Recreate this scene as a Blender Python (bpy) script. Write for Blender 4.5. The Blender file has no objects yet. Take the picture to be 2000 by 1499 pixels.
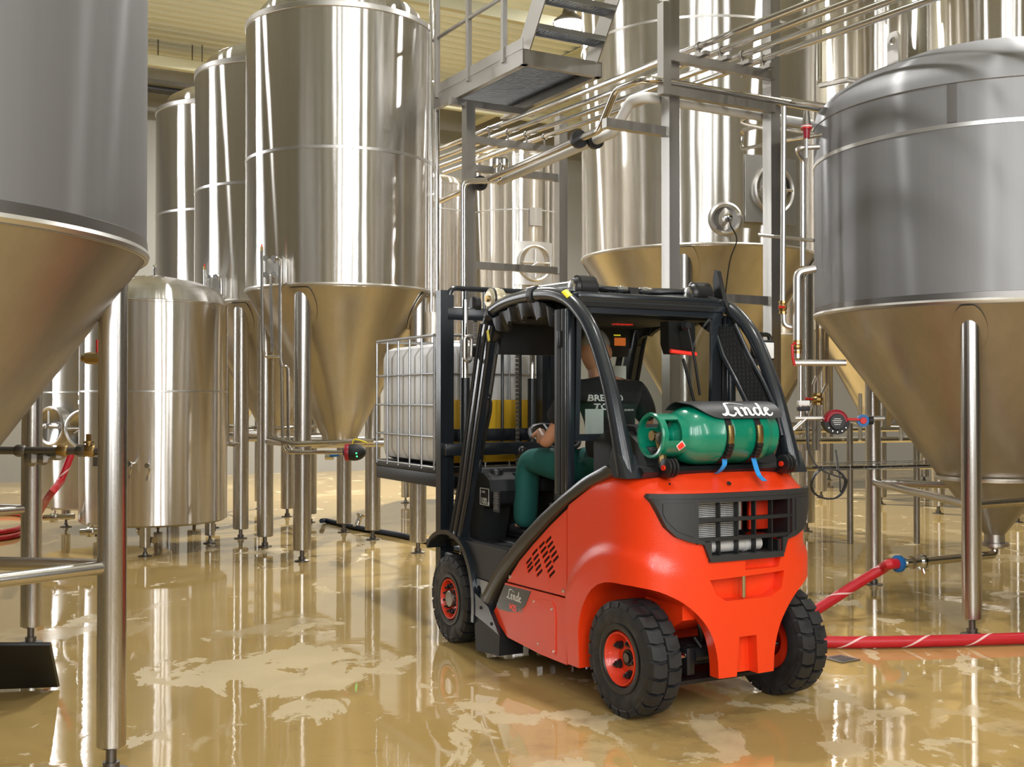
import bpy, bmesh, math, random
from mathutils import Vector, Matrix
from mathutils.bvhtree import BVHTree
random.seed(7)
SC = bpy.context.scene
COL = SC.collection
PI = math.pi
def V(*a): return Vector(a)

# ------------------------------------------------------------------ camera, world, light, exposure
FPX, HOR, EYE = 2200.0, 780.0, 1.6
PITCH = math.atan((HOR - 749.5) / FPX)
cam = bpy.data.cameras.new('camera')
cam.sensor_width = 36.0
cam.lens = 36.0 * FPX / 2000.0
cam.clip_end = 200
camo = bpy.data.objects.new('camera', cam)
camo.location = (0, 0, EYE)
camo.rotation_euler = (PI / 2 + PITCH, 0, 0)
COL.objects.link(camo)
SC.camera = camo
SC.view_settings.view_transform = 'Standard'
SC.view_settings.look = 'None'
SC.view_settings.gamma = 1.0
SC.view_settings.use_curve_mapping = False
SC.view_settings.exposure = 0.25
SC.cycles.use_denoising = True
SC.cycles.max_bounces = 9
SC.cycles.glossy_bounces = 6
SC.cycles.transparent_max_bounces = 12
SC.cycles.sample_clamp_indirect = 6.0
SC.cycles.caustics_reflective = False
SC.cycles.caustics_refractive = False
world = bpy.data.worlds.new('world')
SC.world = world
world.use_nodes = True
world.node_tree.nodes['Background'].inputs[0].default_value = (0.9, 0.93, 1.0, 1)
world.node_tree.nodes['Background'].inputs[1].default_value = 0.25

GRID = math.radians(30)                      # the hall is turned 30 degrees against the view
U = V(-math.sin(GRID), math.cos(GRID), 0)    # along the tank rows, away from the camera
W = V(math.cos(GRID), math.sin(GRID), 0)     # across the rows, to the right

def area(name, loc, target, sx, sy, power, col=(1, 1, 1)):
    l = bpy.data.lights.new(name, 'AREA')
    l.shape = 'RECTANGLE'; l.size = sx; l.size_y = sy; l.energy = power; l.color = col
    o = bpy.data.objects.new(name, l)
    o.location = loc
    d = Vector(target) - Vector(loc)
    o.rotation_euler = d.to_track_quat('-Z', 'Y').to_euler()
    COL.objects.link(o)
    return o
WARM = (1.0, 0.985, 0.96)
# round high-bay lights under the roof, and slim strips added out of view
def bay(x, y, p, z=8.2, r=0.32):
    o = area('roof_light', (x, y, z), (x, y, 0), r, r, p, WARM); o.data.shape = 'DISK'; return o
for x, y, p in ((-0.5, 8.8, 240), (2.2, 4.4, 80), (0.9, 14.2, 250), (5.4, 11.0, 190), (-1.2, 20.0, 1400), (-7.0, 12.5, 110),
                (2.6, 18.5, 500), (-5.2, 18.5, 130), (8.0, 15.5, 150), (9.5, 9.0, 110)):
    bay(x, y, p)
# tall slim strips added behind the camera to draw upright streaks on the tanks
area('added_strip_light', (-1.5, -2.6, 4.2), (-1.4, 12.0, 4.0), 0.50, 5.0, 210, (0.98, 0.99, 1))
area('added_strip_light', (1.5, -2.2, 3.6), (1.0, 8.0, 2.6), 0.45, 4.5, 130, (0.98, 0.99, 1))
area('added_strip_light', (2.6, -1.6, 4.2), (0.0, 10.0, 4.0), 0.30, 5.0, 110, (1, 0.99, 0.97))
area('added_strip_light', (0.2, -3.4, 4.4), (-1.0, 10.0, 4.2), 0.30, 5.0, 90, (1, 0.99, 0.97))
area('added_strip_light', (6.0, 1.2, 4.4), (0.0, 12.0, 4.2), 0.30, 5.0, 110, (1, 0.99, 0.97))
area('added_strip_light', (4.0, -0.8, 4.2), (0.0, 10.0, 4.0), 0.30, 5.0, 110, (1, 0.99, 0.97))
area('added_strip_light', (-8.4, 13.0, 4.0), (-2.0, 13.5, 3.5), 0.7, 5.0, 190, (0.98, 0.99, 1))  # strip added out of view at far left to whiten the left tank edges

# ------------------------------------------------------------------ materials
def new_mat(name):
    m = bpy.data.materials.new(name)
    m.use_nodes = True
    nt = m.node_tree
    return m, nt, nt.nodes['Principled BSDF'], nt.links
def simple(name, col, rough=0.5, metal=0.0, coat=0.0, spec=0.5, bump=0.0, bscale=200, emit=None, estr=0.0, noise=0.0, nscale=8.0):
    m, nt, b, L = new_mat(name)
    b.inputs['Base Color'].default_value = (*col, 1)
    b.inputs['Roughness'].default_value = rough
    b.inputs['Metallic'].default_value = metal
    b.inputs['Coat Weight'].default_value = coat
    b.inputs['Coat Roughness'].default_value = 0.12
    b.inputs['Specular IOR Level'].default_value = spec
    tc = nt.nodes.new('ShaderNodeTexCoord')
    if bump:
        n = nt.nodes.new('ShaderNodeTexNoise'); n.inputs['Scale'].default_value = bscale; n.inputs['Detail'].default_value = 3
        L.new(tc.outputs['Object'], n.inputs['Vector'])
        bp = nt.nodes.new('ShaderNodeBump'); bp.inputs['Strength'].default_value = bump; bp.inputs['Distance'].default_value = 0.003
        L.new(n.outputs['Fac'], bp.inputs['Height']); L.new(bp.outputs['Normal'], b.inputs['Normal'])
        if coat: L.new(bp.outputs['Normal'], b.inputs['Coat Normal'])
    if noise:
        n = nt.nodes.new('ShaderNodeTexNoise'); n.inputs['Scale'].default_value = nscale; n.inputs['Detail'].default_value = 5
        L.new(tc.outputs['Object'], n.inputs['Vector'])
        r = nt.nodes.new('ShaderNodeMapRange')
        r.inputs[1].default_value = 0.3; r.inputs[2].default_value = 0.7
        r.inputs[3].default_value = max(0.02, rough - noise); r.inputs[4].default_value = min(1, rough + noise)
        L.new(n.outputs['Fac'], r.inputs[0]); L.new(r.outputs[0], b.inputs['Roughness'])
        mx = nt.nodes.new('ShaderNodeMix'); mx.data_type = 'RGBA'
        mx.inputs[6].default_value = (*[c * (1 - noise) for c in col], 1)
        mx.inputs[7].default_value = (*[min(1, c * (1 + noise)) for c in col], 1)
        L.new(n.outputs['Fac'], mx.inputs[0]); L.new(mx.outputs[2], b.inputs['Base Color'])
    if emit:
        b.inputs['Emission Color'].default_value = (*emit, 1)
        b.inputs['Emission Strength'].default_value = estr
    return m
def steel(name, col, rough, aniso=0.0, rot=0.0, streak=0.0, wave=0.0, sx=14.0):
    """brushed stainless steel; the grain runs round the vertical axis of the object"""
    m, nt, b, L = new_mat(name)
    b.inputs['Base Color'].default_value = (*col, 1)
    b.inputs['Metallic'].default_value = 1.0
    b.inputs['Roughness'].default_value = rough
    b.inputs['Anisotropic'].default_value = aniso
    b.inputs['Anisotropic Rotation'].default_value = rot
    if aniso:
        t = nt.nodes.new('ShaderNodeTangent'); t.direction_type = 'RADIAL'; t.axis = 'Z'
        L.new(t.outputs[0], b.inputs['Tangent'])
    tc = nt.nodes.new('ShaderNodeTexCoord')
    if streak:
        mp = nt.nodes.new('ShaderNodeMapping'); mp.inputs['Scale'].default_value = (sx, sx, 0.35)
        L.new(tc.outputs['Object'], mp.inputs[0])
        n = nt.nodes.new('ShaderNodeTexNoise'); n.inputs['Scale'].default_value = 1.0; n.inputs['Detail'].default_value = 6; n.inputs['Roughness'].default_value = 0.65
        L.new(mp.outputs[0], n.inputs['Vector'])
        mx = nt.nodes.new('ShaderNodeMix'); mx.data_type = 'RGBA'
        mx.inputs[6].default_value = (*[c * (1 - streak) for c in col], 1)
        mx.inputs[7].default_value = (*[min(0.95, c * (1 + streak)) for c in col], 1)
        L.new(n.outputs['Fac'], mx.inputs[0]); L.new(mx.outputs[2], b.inputs['Base Color'])
        r = nt.nodes.new('ShaderNodeMapRange')
        r.inputs[1].default_value = 0.25; r.inputs[2].default_value = 0.75
        r.inputs[3].default_value = rough * 0.75; r.inputs[4].default_value = rough * 1.25
        L.new(n.outputs['Fac'], r.inputs[0]); L.new(r.outputs[0], b.inputs['Roughness'])
    if wave:                                  # the sheet is never quite round
        mp = nt.nodes.new('ShaderNodeMapping'); mp.inputs['Scale'].default_value = (1.5, 1.5, 0.5)
        L.new(tc.outputs['Object'], mp.inputs[0])
        n = nt.nodes.new('ShaderNodeTexNoise'); n.inputs['Scale'].default_value = 1.6; n.inputs['Detail'].default_value = 2
        L.new(mp.outputs[0], n.inputs['Vector'])
        bp = nt.nodes.new('ShaderNodeBump'); bp.inputs['Strength'].default_value = wave; bp.inputs['Distance'].default_value = 0.03
        L.new(n.outputs['Fac'], bp.inputs['Height']); L.new(bp.outputs['Normal'], b.inputs['Normal'])
    return m
def brushed(name, col, rough, aniso, streak, sx, wave=0.0, soft=0.0):
    """sheet steel brushed round the vertical axis: lamps draw out into upright streaks"""
    m, nt, b, L = new_mat(name)
    nt.nodes.remove(b)
    N = nt.nodes.new
    g = N('ShaderNodeBsdfAnisotropic'); g.distribution = 'BECKMANN'
    g.inputs['Roughness'].default_value = rough; g.inputs['Anisotropy'].default_value = aniso
    t = N('ShaderNodeTangent'); t.direction_type = 'RADIAL'; t.axis = 'Z'
    L.new(t.outputs[0], g.inputs['Tangent'])
    tc = N('ShaderNodeTexCoord'); mp = N('ShaderNodeMapping'); mp.inputs['Scale'].default_value = (sx, sx, 0.3)
    L.new(tc.outputs['Object'], mp.inputs[0])
    n = N('ShaderNodeTexNoise'); n.inputs['Scale'].default_value = 1.0; n.inputs['Detail'].default_value = 6; n.inputs['Roughness'].default_value = 0.65
    L.new(mp.outputs[0], n.inputs['Vector'])
    mx = N('ShaderNodeMix'); mx.data_type = 'RGBA'
    mx.inputs[6].default_value = (*[c * (1 - streak) for c in col], 1); mx.inputs[7].default_value = (*[min(0.97, c * (1 + streak)) for c in col], 1)
    L.new(n.outputs['Fac'], mx.inputs[0]); L.new(mx.outputs[2], g.inputs['Color'])
    if wave:
        mp2 = N('ShaderNodeMapping'); mp2.inputs['Scale'].default_value = (2.0, 2.0, 0.45)
        L.new(tc.outputs['Object'], mp2.inputs[0])
        n2 = N('ShaderNodeTexNoise'); n2.inputs['Scale'].default_value = 1.3; n2.inputs['Detail'].default_value = 2
        L.new(mp2.outputs[0], n2.inputs['Vector'])
        bp = N('ShaderNodeBump'); bp.inputs['Strength'].default_value = wave; bp.inputs['Distance'].default_value = 0.03
        L.new(n2.outputs['Fac'], bp.inputs['Height']); L.new(bp.outputs['Normal'], g.inputs['Normal'])
    out = g.outputs[0]
    if soft:                                  # a share of duller, evenly scattered reflection
        g2 = N('ShaderNodeBsdfAnisotropic'); g2.distribution = 'GGX'; g2.inputs['Roughness'].default_value = 0.62
        L.new(mx.outputs[2], g2.inputs['Color'])
        ms = N('ShaderNodeMixShader'); ms.inputs[0].default_value = soft
        L.new(g.outputs[0], ms.inputs[1]); L.new(g2.outputs[0], ms.inputs[2]); out = ms.outputs[0]
    L.new(out, nt.nodes['Material Output'].inputs[0])
    return m
M = {}
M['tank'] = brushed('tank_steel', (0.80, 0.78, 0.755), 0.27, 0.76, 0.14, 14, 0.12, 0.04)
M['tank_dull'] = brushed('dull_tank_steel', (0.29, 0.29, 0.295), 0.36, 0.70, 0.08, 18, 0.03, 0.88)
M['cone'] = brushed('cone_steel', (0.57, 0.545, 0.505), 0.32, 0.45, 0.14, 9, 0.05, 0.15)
M['cone_darkened'] = brushed('darkened_cone_steel', (0.46, 0.435, 0.40), 0.36, 0.35, 0.18, 7, 0.05, 0.35)  # same cone steel, duller; the dim floor below is put into its colour
M['weld'] = steel('welded_seam_steel', (0.66, 0.65, 0.63), 0.35)
M['pipe'] = steel('polished_pipe_steel', (0.66, 0.64, 0.61), 0.16)
M['leg'] = steel('leg_steel', (0.58, 0.56, 0.53), 0.27, 0.0, 0.0, 0.06, 0, 60)
M['frame'] = steel('frame_steel', (0.37, 0.355, 0.33), 0.38, 0, 0, 0.12, 0, 12)
M['bar'] = steel('brushed_bar_steel', (0.58, 0.56, 0.53), 0.24)
M['dark_steel'] = steel('dark_iron', (0.20, 0.19, 0.18), 0.42)
M['brass'] = simple('brass', (0.42, 0.29, 0.12), 0.35, 1.0)
M['red'] = simple('orange_red_paint', (0.80, 0.044, 0.006), 0.34, 0, 0.35, 0.5, 0.25, 170)
M['redrim'] = simple('red_rim_paint', (0.70, 0.035, 0.008), 0.35, 0, 0.3)
M['anth'] = simple('anthracite_paint', (0.013, 0.017, 0.022), 0.26, 0, 0.35, 0.5, 0.1, 220)
M['olive'] = simple('dark_frame_paint', (0.026, 0.024, 0.019), 0.28, 0, 0.4)
M['plastic'] = simple('black_plastic', (0.011, 0.012, 0.013), 0.48)
M['grey_plastic'] = simple('dark_grey_plastic', (0.024, 0.025, 0.027), 0.46, bump=0.1, bscale=600)
M['black'] = simple('flat_black', (0.006, 0.006, 0.007), 0.6)
M['rubber'] = simple('tyre_rubber', (0.016, 0.016, 0.017), 0.6, noise=0.25, nscale=14)
M['hose_black'] = simple('hose_rubber', (0.010, 0.010, 0.011), 0.38)
M['green'] = simple('green_cylinder_paint', (0.002, 0.200, 0.115), 0.30, 0, 0.5, noise=0.08, nscale=6)
M['white'] = simple('white_paint', (0.80, 0.80, 0.78), 0.5)
M['paper'] = simple('paper', (0.72, 0.76, 0.74), 0.7)
M['yellow'] = simple('yellow_plastic', (0.70, 0.42, 0.02), 0.5)
M['yellow_label'] = simple('yellow_label', (0.85, 0.70, 0.01), 0.5)
M['orange_label'] = simple('orange_label', (0.85, 0.17, 0.01), 0.6)
M['tote'] = simple('white_tote_plastic', (0.80, 0.80, 0.80), 0.4, noise=0.05)
M['galv'] = simple('galvanised_bars', (0.36, 0.37, 0.38), 0.35, 1.0)
M['trousers'] = simple('green_work_trousers', (0.008, 0.100, 0.085), 0.85, bump=0.5, bscale=40)
M['shirt'] = simple('black_shirt', (0.014, 0.014, 0.016), 0.9, bump=0.4, bscale=30)
M['skin'] = simple('skin', (0.62, 0.30, 0.18), 0.5)
M['hair'] = simple('grey_hair', (0.34, 0.30, 0.26), 0.8, bump=0.8, bscale=120)
M['eye'] = simple('eye_dark', (0.03, 0.02, 0.02), 0.2)
M['red_hose'] = simple('red_hose_rubber', (0.50, 0.012, 0.022), 0.42, noise=0.12, nscale=10)
M['pink'] = simple('pale_hose_stripe', (0.78, 0.52, 0.50), 0.5)
M['blue'] = simple('blue_plastic', (0.010, 0.13, 0.38), 0.4)
M['navy'] = simple('dark_blue_hose', (0.010, 0.022, 0.050), 0.45)
M['blue_strap'] = simple('blue_strap', (0.02, 0.27, 0.68), 0.7)
M['red_handle'] = simple('red_handle', (0.62, 0.02, 0.02), 0.35)
M['pump_red'] = simple('dark_red_housing', (0.30, 0.008, 0.022), 0.35)
M['insul'] = simple('white_pipe_jacket', (0.72, 0.71, 0.68), 0.45)
M['ceil'] = simple('pale_green_sheet', (0.76, 0.79, 0.70), 0.45)
M['beam'] = simple('pale_green_beam', (0.60, 0.58, 0.40), 0.55)
M['wall'] = simple('pale_wall', (0.27, 0.265, 0.24), 0.75)
M['wall_dark'] = simple('darkened_wall', (0.07, 0.068, 0.062), 0.7)  # unseen front wall, darkened so the tanks mirror less light
M['silver'] = simple('silver_metal', (0.72, 0.72, 0.70), 0.25, 1.0)
M['alu'] = simple('dull_aluminium', (0.62, 0.62, 0.61), 0.45, 0.35)
M['chrome'] = simple('chrome', (0.75, 0.75, 0.73), 0.1, 1.0)
M['led_green'] = simple('green_led', (0.0, 0.3, 0.05), 0.4, emit=(0.05, 1.0, 0.25), estr=3.0)
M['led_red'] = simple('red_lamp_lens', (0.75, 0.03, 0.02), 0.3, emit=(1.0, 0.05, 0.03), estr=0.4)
M['lamp_glow'] = simple('lamp_glow', (1, 1, 1), 0.4, emit=(1.0, 0.98, 0.92), estr=14.0)
M['lens'] = simple('work_light_lens', (0.80, 0.80, 0.80), 0.15, 0.0, 0.6)
M['cream'] = simple('cream_cap', (0.62, 0.55, 0.40), 0.35, 0.5)
M['hivis'] = simple('green_plastic', (0.01, 0.30, 0.05), 0.5)

def glass_mat(name, tint, refl):
    m, nt, b, L = new_mat(name)
    nt.nodes.remove(b)
    out = nt.nodes['Material Output']
    tr = nt.nodes.new('ShaderNodeBsdfTransparent'); tr.inputs[0].default_value = (*tint, 1)
    gl = nt.nodes.new('ShaderNodeBsdfGlossy'); gl.inputs['Roughness'].default_value = 0.02
    fr = nt.nodes.new('ShaderNodeFresnel'); fr.inputs[0].default_value = refl
    mx = nt.nodes.new('ShaderNodeMixShader')
    L.new(fr.outputs[0], mx.inputs[0]); L.new(tr.outputs[0], mx.inputs[1]); L.new(gl.outputs[0], mx.inputs[2])
    L.new(mx.outputs[0], out.inputs[0])
    return m
M['glass'] = glass_mat('cab_glass', (0.88, 0.90, 0.88), 1.45)

def floor_mat():
    m, nt, b, L = new_mat('wet_tan_floor')
    N = nt.nodes.new
    tc = N('ShaderNodeTexCoord')
    def noise(scale, detail=4, rough=0.55, vec=None, dist=0.0):
        n = N('ShaderNodeTexNoise'); n.inputs['Scale'].default_value = scale; n.inputs['Detail'].default_value = detail
        n.inputs['Roughness'].default_value = rough; n.inputs['Distortion'].default_value = dist
        L.new(vec or tc.outputs['Object'], n.inputs['Vector']); return n.outputs['Fac']
    def ramp(fac, a, c, lo=0.0, hi=1.0):
        r = N('ShaderNodeMapRange'); r.interpolation_type = 'SMOOTHSTEP'
        r.inputs[1].default_value = a; r.inputs[2].default_value = c; r.inputs[3].default_value = lo; r.inputs[4].default_value = hi
        L.new(fac, r.inputs[0]); return r.outputs[0]
    def math_(op, a, c):
        r = N('ShaderNodeMath'); r.operation = op
        for i, v in enumerate((a, c)):
            if isinstance(v, (int, float)): r.inputs[i].default_value = v
            else: L.new(v, r.inputs[i])
        return r.outputs[0]
    def mix(fac, a, c):
        r = N('ShaderNodeMix'); r.data_type = 'RGBA'
        L.new(fac, r.inputs[0])
        for i, v in ((6, a), (7, c)):
            if isinstance(v, tuple): r.inputs[i].default_value = (*v, 1)
            else: L.new(v, r.inputs[i])
        return r.outputs[2]
    mp = N('ShaderNodeMapping'); mp.inputs['Rotation'].default_value = (0, 0, 0.5); mp.inputs['Scale'].default_value = (1.3, 0.8, 1)
    mp.inputs['Location'].default_value = (3.7, 1.9, 0)
    L.new(tc.outputs['Object'], mp.inputs[0])
    big = noise(0.62, 6, 0.62, mp.outputs[0], 0.4)
    dry = ramp(big, 0.575, 0.595)                    # dried patches of the wet floor
    # a broad dry lane where the trucks drive, around the fork-lift
    vm = N('ShaderNodeVectorMath'); vm.operation = 'DISTANCE'; vm.inputs[1].default_value = (0.9, 5.1, 0)
    L.new(tc.outputs['Object'], vm.inputs[0])
    lane = ramp(vm.outputs['Value'], 0.4, 2.6, 0.10, 0.0)
    dry2 = ramp(math_('ADD', noise(1.5, 7, 0.6, mp.outputs[0], 0.5), lane), 0.615, 0.64)
    vm2 = N('ShaderNodeVectorMath'); vm2.operation = 'DISTANCE'; vm2.inputs[1].default_value = (-1.3, 6.6, 0)
    L.new(tc.outputs['Object'], vm2.inputs[0])
    blob = ramp(vm2.outputs['Value'], 0.1, 1.3, 0.24, 0.0)
    dry3 = ramp(math_('ADD', noise(2.2, 7, 0.6, mp.outputs[0], 0.6), blob), 0.66, 0.68)
    dry = math_('MAXIMUM', math_('MULTIPLY', dry, 0.40), math_('MAXIMUM', dry2, dry3))
    stain = noise(1.1, 7, 0.6, None, 0.2)
    fine = noise(9.0, 6, 0.6)
    wetc = mix(stain, (0.41, 0.275, 0.090), (0.52, 0.365, 0.145))
    dryc = mix(fine, (0.55, 0.43, 0.235), (0.63, 0.51, 0.305))
    c = mix(dry, wetc, dryc)
    dirt = ramp(math_('ADD', math_('MULTIPLY', noise(3.0, 8, 0.7), noise(0.5, 3)), math_('MULTIPLY', lane, 0.7)), 0.31, 0.42)
    c = mix(math_('MULTIPLY', dirt, 0.45), c, (0.17, 0.115, 0.055))
    L.new(c, b.inputs['Base Color'])
    rough = N('ShaderNodeMapRange'); rough.inputs[3].default_value = 0.025; rough.inputs[4].default_value = 0.40
    L.new(dry, rough.inputs[0]); L.new(rough.outputs[0], b.inputs['Roughness'])
    b.inputs['IOR'].default_value = 1.5
    b.inputs['Specular IOR Level'].default_value = 0.6
    r1 = noise(5.0, 3, 0.5); r2 = noise(26.0, 3, 0.5)
    hgt = math_('ADD', math_('MULTIPLY', r1, 0.7), math_('MULTIPLY', r2, 0.12))
    bp = N('ShaderNodeBump'); bp.inputs['Strength'].default_value = 0.045; bp.inputs['Distance'].default_value = 0.02
    L.new(hgt, bp.inputs['Height']); L.new(bp.outputs['Normal'], b.inputs['Normal'])
    return m
M['floor'] = floor_mat()

# ------------------------------------------------------------------ mesh helpers
class MB:
    def __init__(s): s.v = []; s.f = []
    def add(s, vs, fs):
        o = len(s.v); s.v += [tuple(p) for p in vs]; s.f += [tuple(i + o for i in f) for f in fs]; return s
    def box(s, c, d, bev=0.0, rot=None):
        """box centred on c with full sizes d; bev chamfers every edge"""
        hx, hy, hz = d[0] / 2, d[1] / 2, d[2] / 2
        bm = bmesh.new(); bmesh.ops.create_cube(bm, size=1.0)
        bmesh.ops.scale(bm, vec=(2 * hx, 2 * hy, 2 * hz), verts=bm.verts)
        if bev > 0:
            bmesh.ops.bevel(bm, geom=bm.edges[:], offset=min(bev, hx * .95, hy * .95, hz * .95), segments=2, affect='EDGES', profile=0.5)
        R = rot or Matrix.Identity(3)
        bm.verts.index_update()
        s.add([R @ v.co + Vector(c) for v in bm.verts], [[v.index for v in f.verts] for f in bm.faces])
        bm.free(); return s
    def tube(s, pts, r, n=10, cap=True):
        """round bar along a polyline; r may be one radius or one per point"""
        pts = [Vector(p) for p in pts]; k = len(pts)
        rr = r if isinstance(r, (list, tuple)) else [r] * k
        T = []
        for i in range(k):
            a = pts[max(0, i - 1)]; b = pts[min(k - 1, i + 1)]
            d = (b - a); T.append(d.normalized() if d.length > 1e-9 else V(0, 0, 1))
        ref = V(0, 0, 1) if abs(T[0].z) < 0.9 else V(1, 0, 0)
        nrm = (ref - T[0] * ref.dot(T[0])).normalized()
        vs = []
        for i in range(k):
            nrm = nrm - T[i] * nrm.dot(T[i])
            nrm = nrm.normalized() if nrm.length > 1e-6 else T[i].orthogonal().normalized()
            bn = T[i].cross(nrm)
            sc = 1.0
            if 0 < i < k - 1:
                c = max(0.5, math.cos(0.5 * (pts[i] - pts[i - 1]).angle(pts[i + 1] - pts[i], 0)))
                sc = 1 / c if c > 0.9 else 1.0
            for j in range(n):
                a = 2 * PI * j / n
                vs.append(pts[i] + (nrm * math.cos(a) + bn * math.sin(a)) * rr[i] * sc)
        fs = [(i * n + j, i * n + (j + 1) % n, (i + 1) * n + (j + 1) % n, (i + 1) * n + j) for i in range(k - 1) for j in range(n)]
        if cap: fs += [tuple(range(n - 1, -1, -1)), tuple((k - 1) * n + j for j in range(n))]
        return s.add(vs, fs)
    def lathe(s, prof, n=32, c=(0, 0, 0), ax=None, close=False):
        """profile of (radius, height) turned about ax (z by default) through c"""
        ax = Vector(ax or (0, 0, 1)).normalized()
        e1 = ax.orthogonal().normalized() if abs(ax.z) < 0.999 else V(1, 0, 0)
        e2 = ax.cross(e1); c = Vector(c)
        vs = []; rows = []
        for (r, h) in prof:
            if r < 1e-6:
                rows.append([len(vs)]); vs.append(c + ax * h)
            else:
                rows.append(list(range(len(vs), len(vs) + n)))
                vs += [c + ax * h + (e1 * math.cos(2 * PI * j / n) + e2 * math.sin(2 * PI * j / n)) * r for j in range(n)]
        fs = []
        pr = list(zip(rows[:-1], rows[1:]))
        if close: pr.append((rows[-1], rows[0]))
        for a, b in pr:
            if len(a) == 1 and len(b) == 1: continue
            for j in range(n):
                k = (j + 1) % n
                if len(a) == 1: fs.append((a[0], b[k], b[j]))
                elif len(b) == 1: fs.append((a[j], a[k], b[0]))
                else: fs.append((a[j], a[k], b[k], b[j]))
        return s.add(vs, fs)
    def prism(s, poly, lo, hi, axis='y'):
        """2-D outline extruded along one axis: 'y' takes (x,z), 'x' takes (y,z), 'z' takes (x,y)"""
        def P(p, h):
            return {'y': (p[0], h, p[1]), 'x': (h, p[0], p[1]), 'z': (p[0], p[1], h)}[axis]
        n = len(poly)
        vs = [P(p, lo) for p in poly] + [P(p, hi) for p in poly]
        fs = [tuple(range(n)), tuple(range(2 * n - 1, n - 1, -1))] + [(i, i + n, (i + 1) % n + n, (i + 1) % n) for i in range(n)]
        return s.add(vs, fs)
    def strip(s, A, B, th):
        """plate between the polylines A and B, thickened by vector th"""
        n = len(A); th = Vector(th)
        A = [Vector(a) for a in A]; B = [Vector(b) for b in B]
        vs = A + B + [a + th for a in A] + [b + th for b in B]
        fs = []
        for i in range(n - 1):
            fs += [(i, i + 1, n + i + 1, n + i), (2 * n + i, 3 * n + i, 3 * n + i + 1, 2 * n + i + 1),
                   (i, 2 * n + i, 2 * n + i + 1, i + 1), (n + i, n + i + 1, 3 * n + i + 1, 3 * n + i)]
        fs += [(0, n, 3 * n, 2 * n), (n - 1, 3 * n - 1, 4 * n - 1, 2 * n - 1)]
        return s.add(vs, fs)
    def ell(s, c, r, nu=16, nv=10, rot=None):
        R = rot or Matrix.Identity(3); c = Vector(c)
        m = MB().lathe([(math.sin(PI * i / nv), -math.cos(PI * i / nv)) for i in range(nv + 1)], nu)
        return s.add([c + R @ V(p[0] * r[0], p[1] * r[1], p[2] * r[2]) for p in m.v], m.f)
    def move(s, M4, start=0):
        s.v[start:] = [tuple(M4 @ Vector(p)) for p in s.v[start:]]; return s
    def build(s, name, mat, parent=None, smooth=35, loc=None, kind=None, label=None):
        me = bpy.data.meshes.new(name)
        me.from_pydata(s.v, [], s.f); me.validate()
        bm = bmesh.new(); bm.from_mesh(me)
        bmesh.ops.recalc_face_normals(bm, faces=bm.faces); bm.to_mesh(me); bm.free()
        me.materials.append(mat)
        finish(me, smooth)
        return link(name, me, parent, loc, kind, label)
def finish(me, smooth=35):
    if smooth:
        me.polygons.foreach_set('use_smooth', [True] * len(me.polygons))
        me.set_sharp_from_angle(angle=math.radians(smooth))
    me.update()
def link(name, me, parent=None, loc=None, kind=None, label=None):
    o = bpy.data.objects.new(name, me); COL.objects.link(o)
    if parent: o.parent = parent
    if loc is not None: o.location = loc
    if kind: o['kind'] = kind
    if label: o['label'] = label
    return o
def thing(name, label, cat, loc=(0, 0, 0), rz=0, group=None):
    o = bpy.data.objects.new(name, None); COL.objects.link(o)
    o.location = loc; o.rotation_euler = (0, 0, rz); o.empty_display_size = 0.2
    return tag(o, label, cat, group)
def tag(o, label, cat, group=None):
    o['label'] = label; o['category'] = cat
    if group: o['group'] = group
    return o
def baked(o):
    """replace an object's mesh by the result of its modifiers"""
    dg = bpy.context.evaluated_depsgraph_get()
    me = bpy.data.meshes.new_from_object(o.evaluated_get(dg))
    o.modifiers.clear(); o.data = me; return o
def cut(o, cutters, smooth=35):
    tmp = []
    for c in cutters:
        co = c.build('cutter', M['black'], None, 0); tmp.append(co)
        co.parent = o.parent
        m = o.modifiers.new('cut', 'BOOLEAN'); m.operation = 'DIFFERENCE'; m.object = co; m.solver = 'EXACT'
    bpy.context.view_layer.update()
    baked(o)
    for c in tmp: bpy.data.objects.remove(c)
    finish(o.data, smooth)
    return o
def arc(c, r, a0, a1, n, e1, e2):
    c = Vector(c); e1 = Vector(e1); e2 = Vector(e2)
    return [c + (e1 * math.cos(a0 + (a1 - a0) * i / n) + e2 * math.sin(a0 + (a1 - a0) * i / n)) * r for i in range(n + 1)]
def rounded(pts, r, n=5):
    """polyline with its corners turned into bends of radius r"""
    pts = [Vector(p) for p in pts]; out = [pts[0]]
    for i in range(1, len(pts) - 1):
        a, b, c = pts[i - 1], pts[i], pts[i + 1]
        d1 = (a - b); d2 = (c - b)
        ang = d1.angle(d2, PI)
        if ang > PI - 0.05: out.append(b); continue
        t = min(r / math.tan(ang / 2), d1.length * .49, d2.length * .49)
        p, q = b + d1.normalized() * t, b + d2.normalized() * t
        for k in range(n + 1):
            u = k / n
            out.append(p * (1 - u) ** 2 + b * 2 * u * (1 - u) + q * u * u)
    out.append(pts[-1]); return out
def smooth_path(pts, n=8):
    """Catmull-Rom curve through the points"""
    pts = [Vector(p) for p in pts]; P = [pts[0] * 2 - pts[1]] + pts + [pts[-1] * 2 - pts[-2]]
    out = []
    for i in range(1, len(P) - 2):
        for k in range(n):
            t = k / n; a, b, c, d = P[i - 1], P[i], P[i + 1], P[i + 2]
            out.append(0.5 * ((2 * b) + (c - a) * t + (2 * a - 5 * b + 4 * c - d) * t * t + (3 * b - a - 3 * c + d) * t ** 3))
    out.append(pts[-1]); return out
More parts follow.
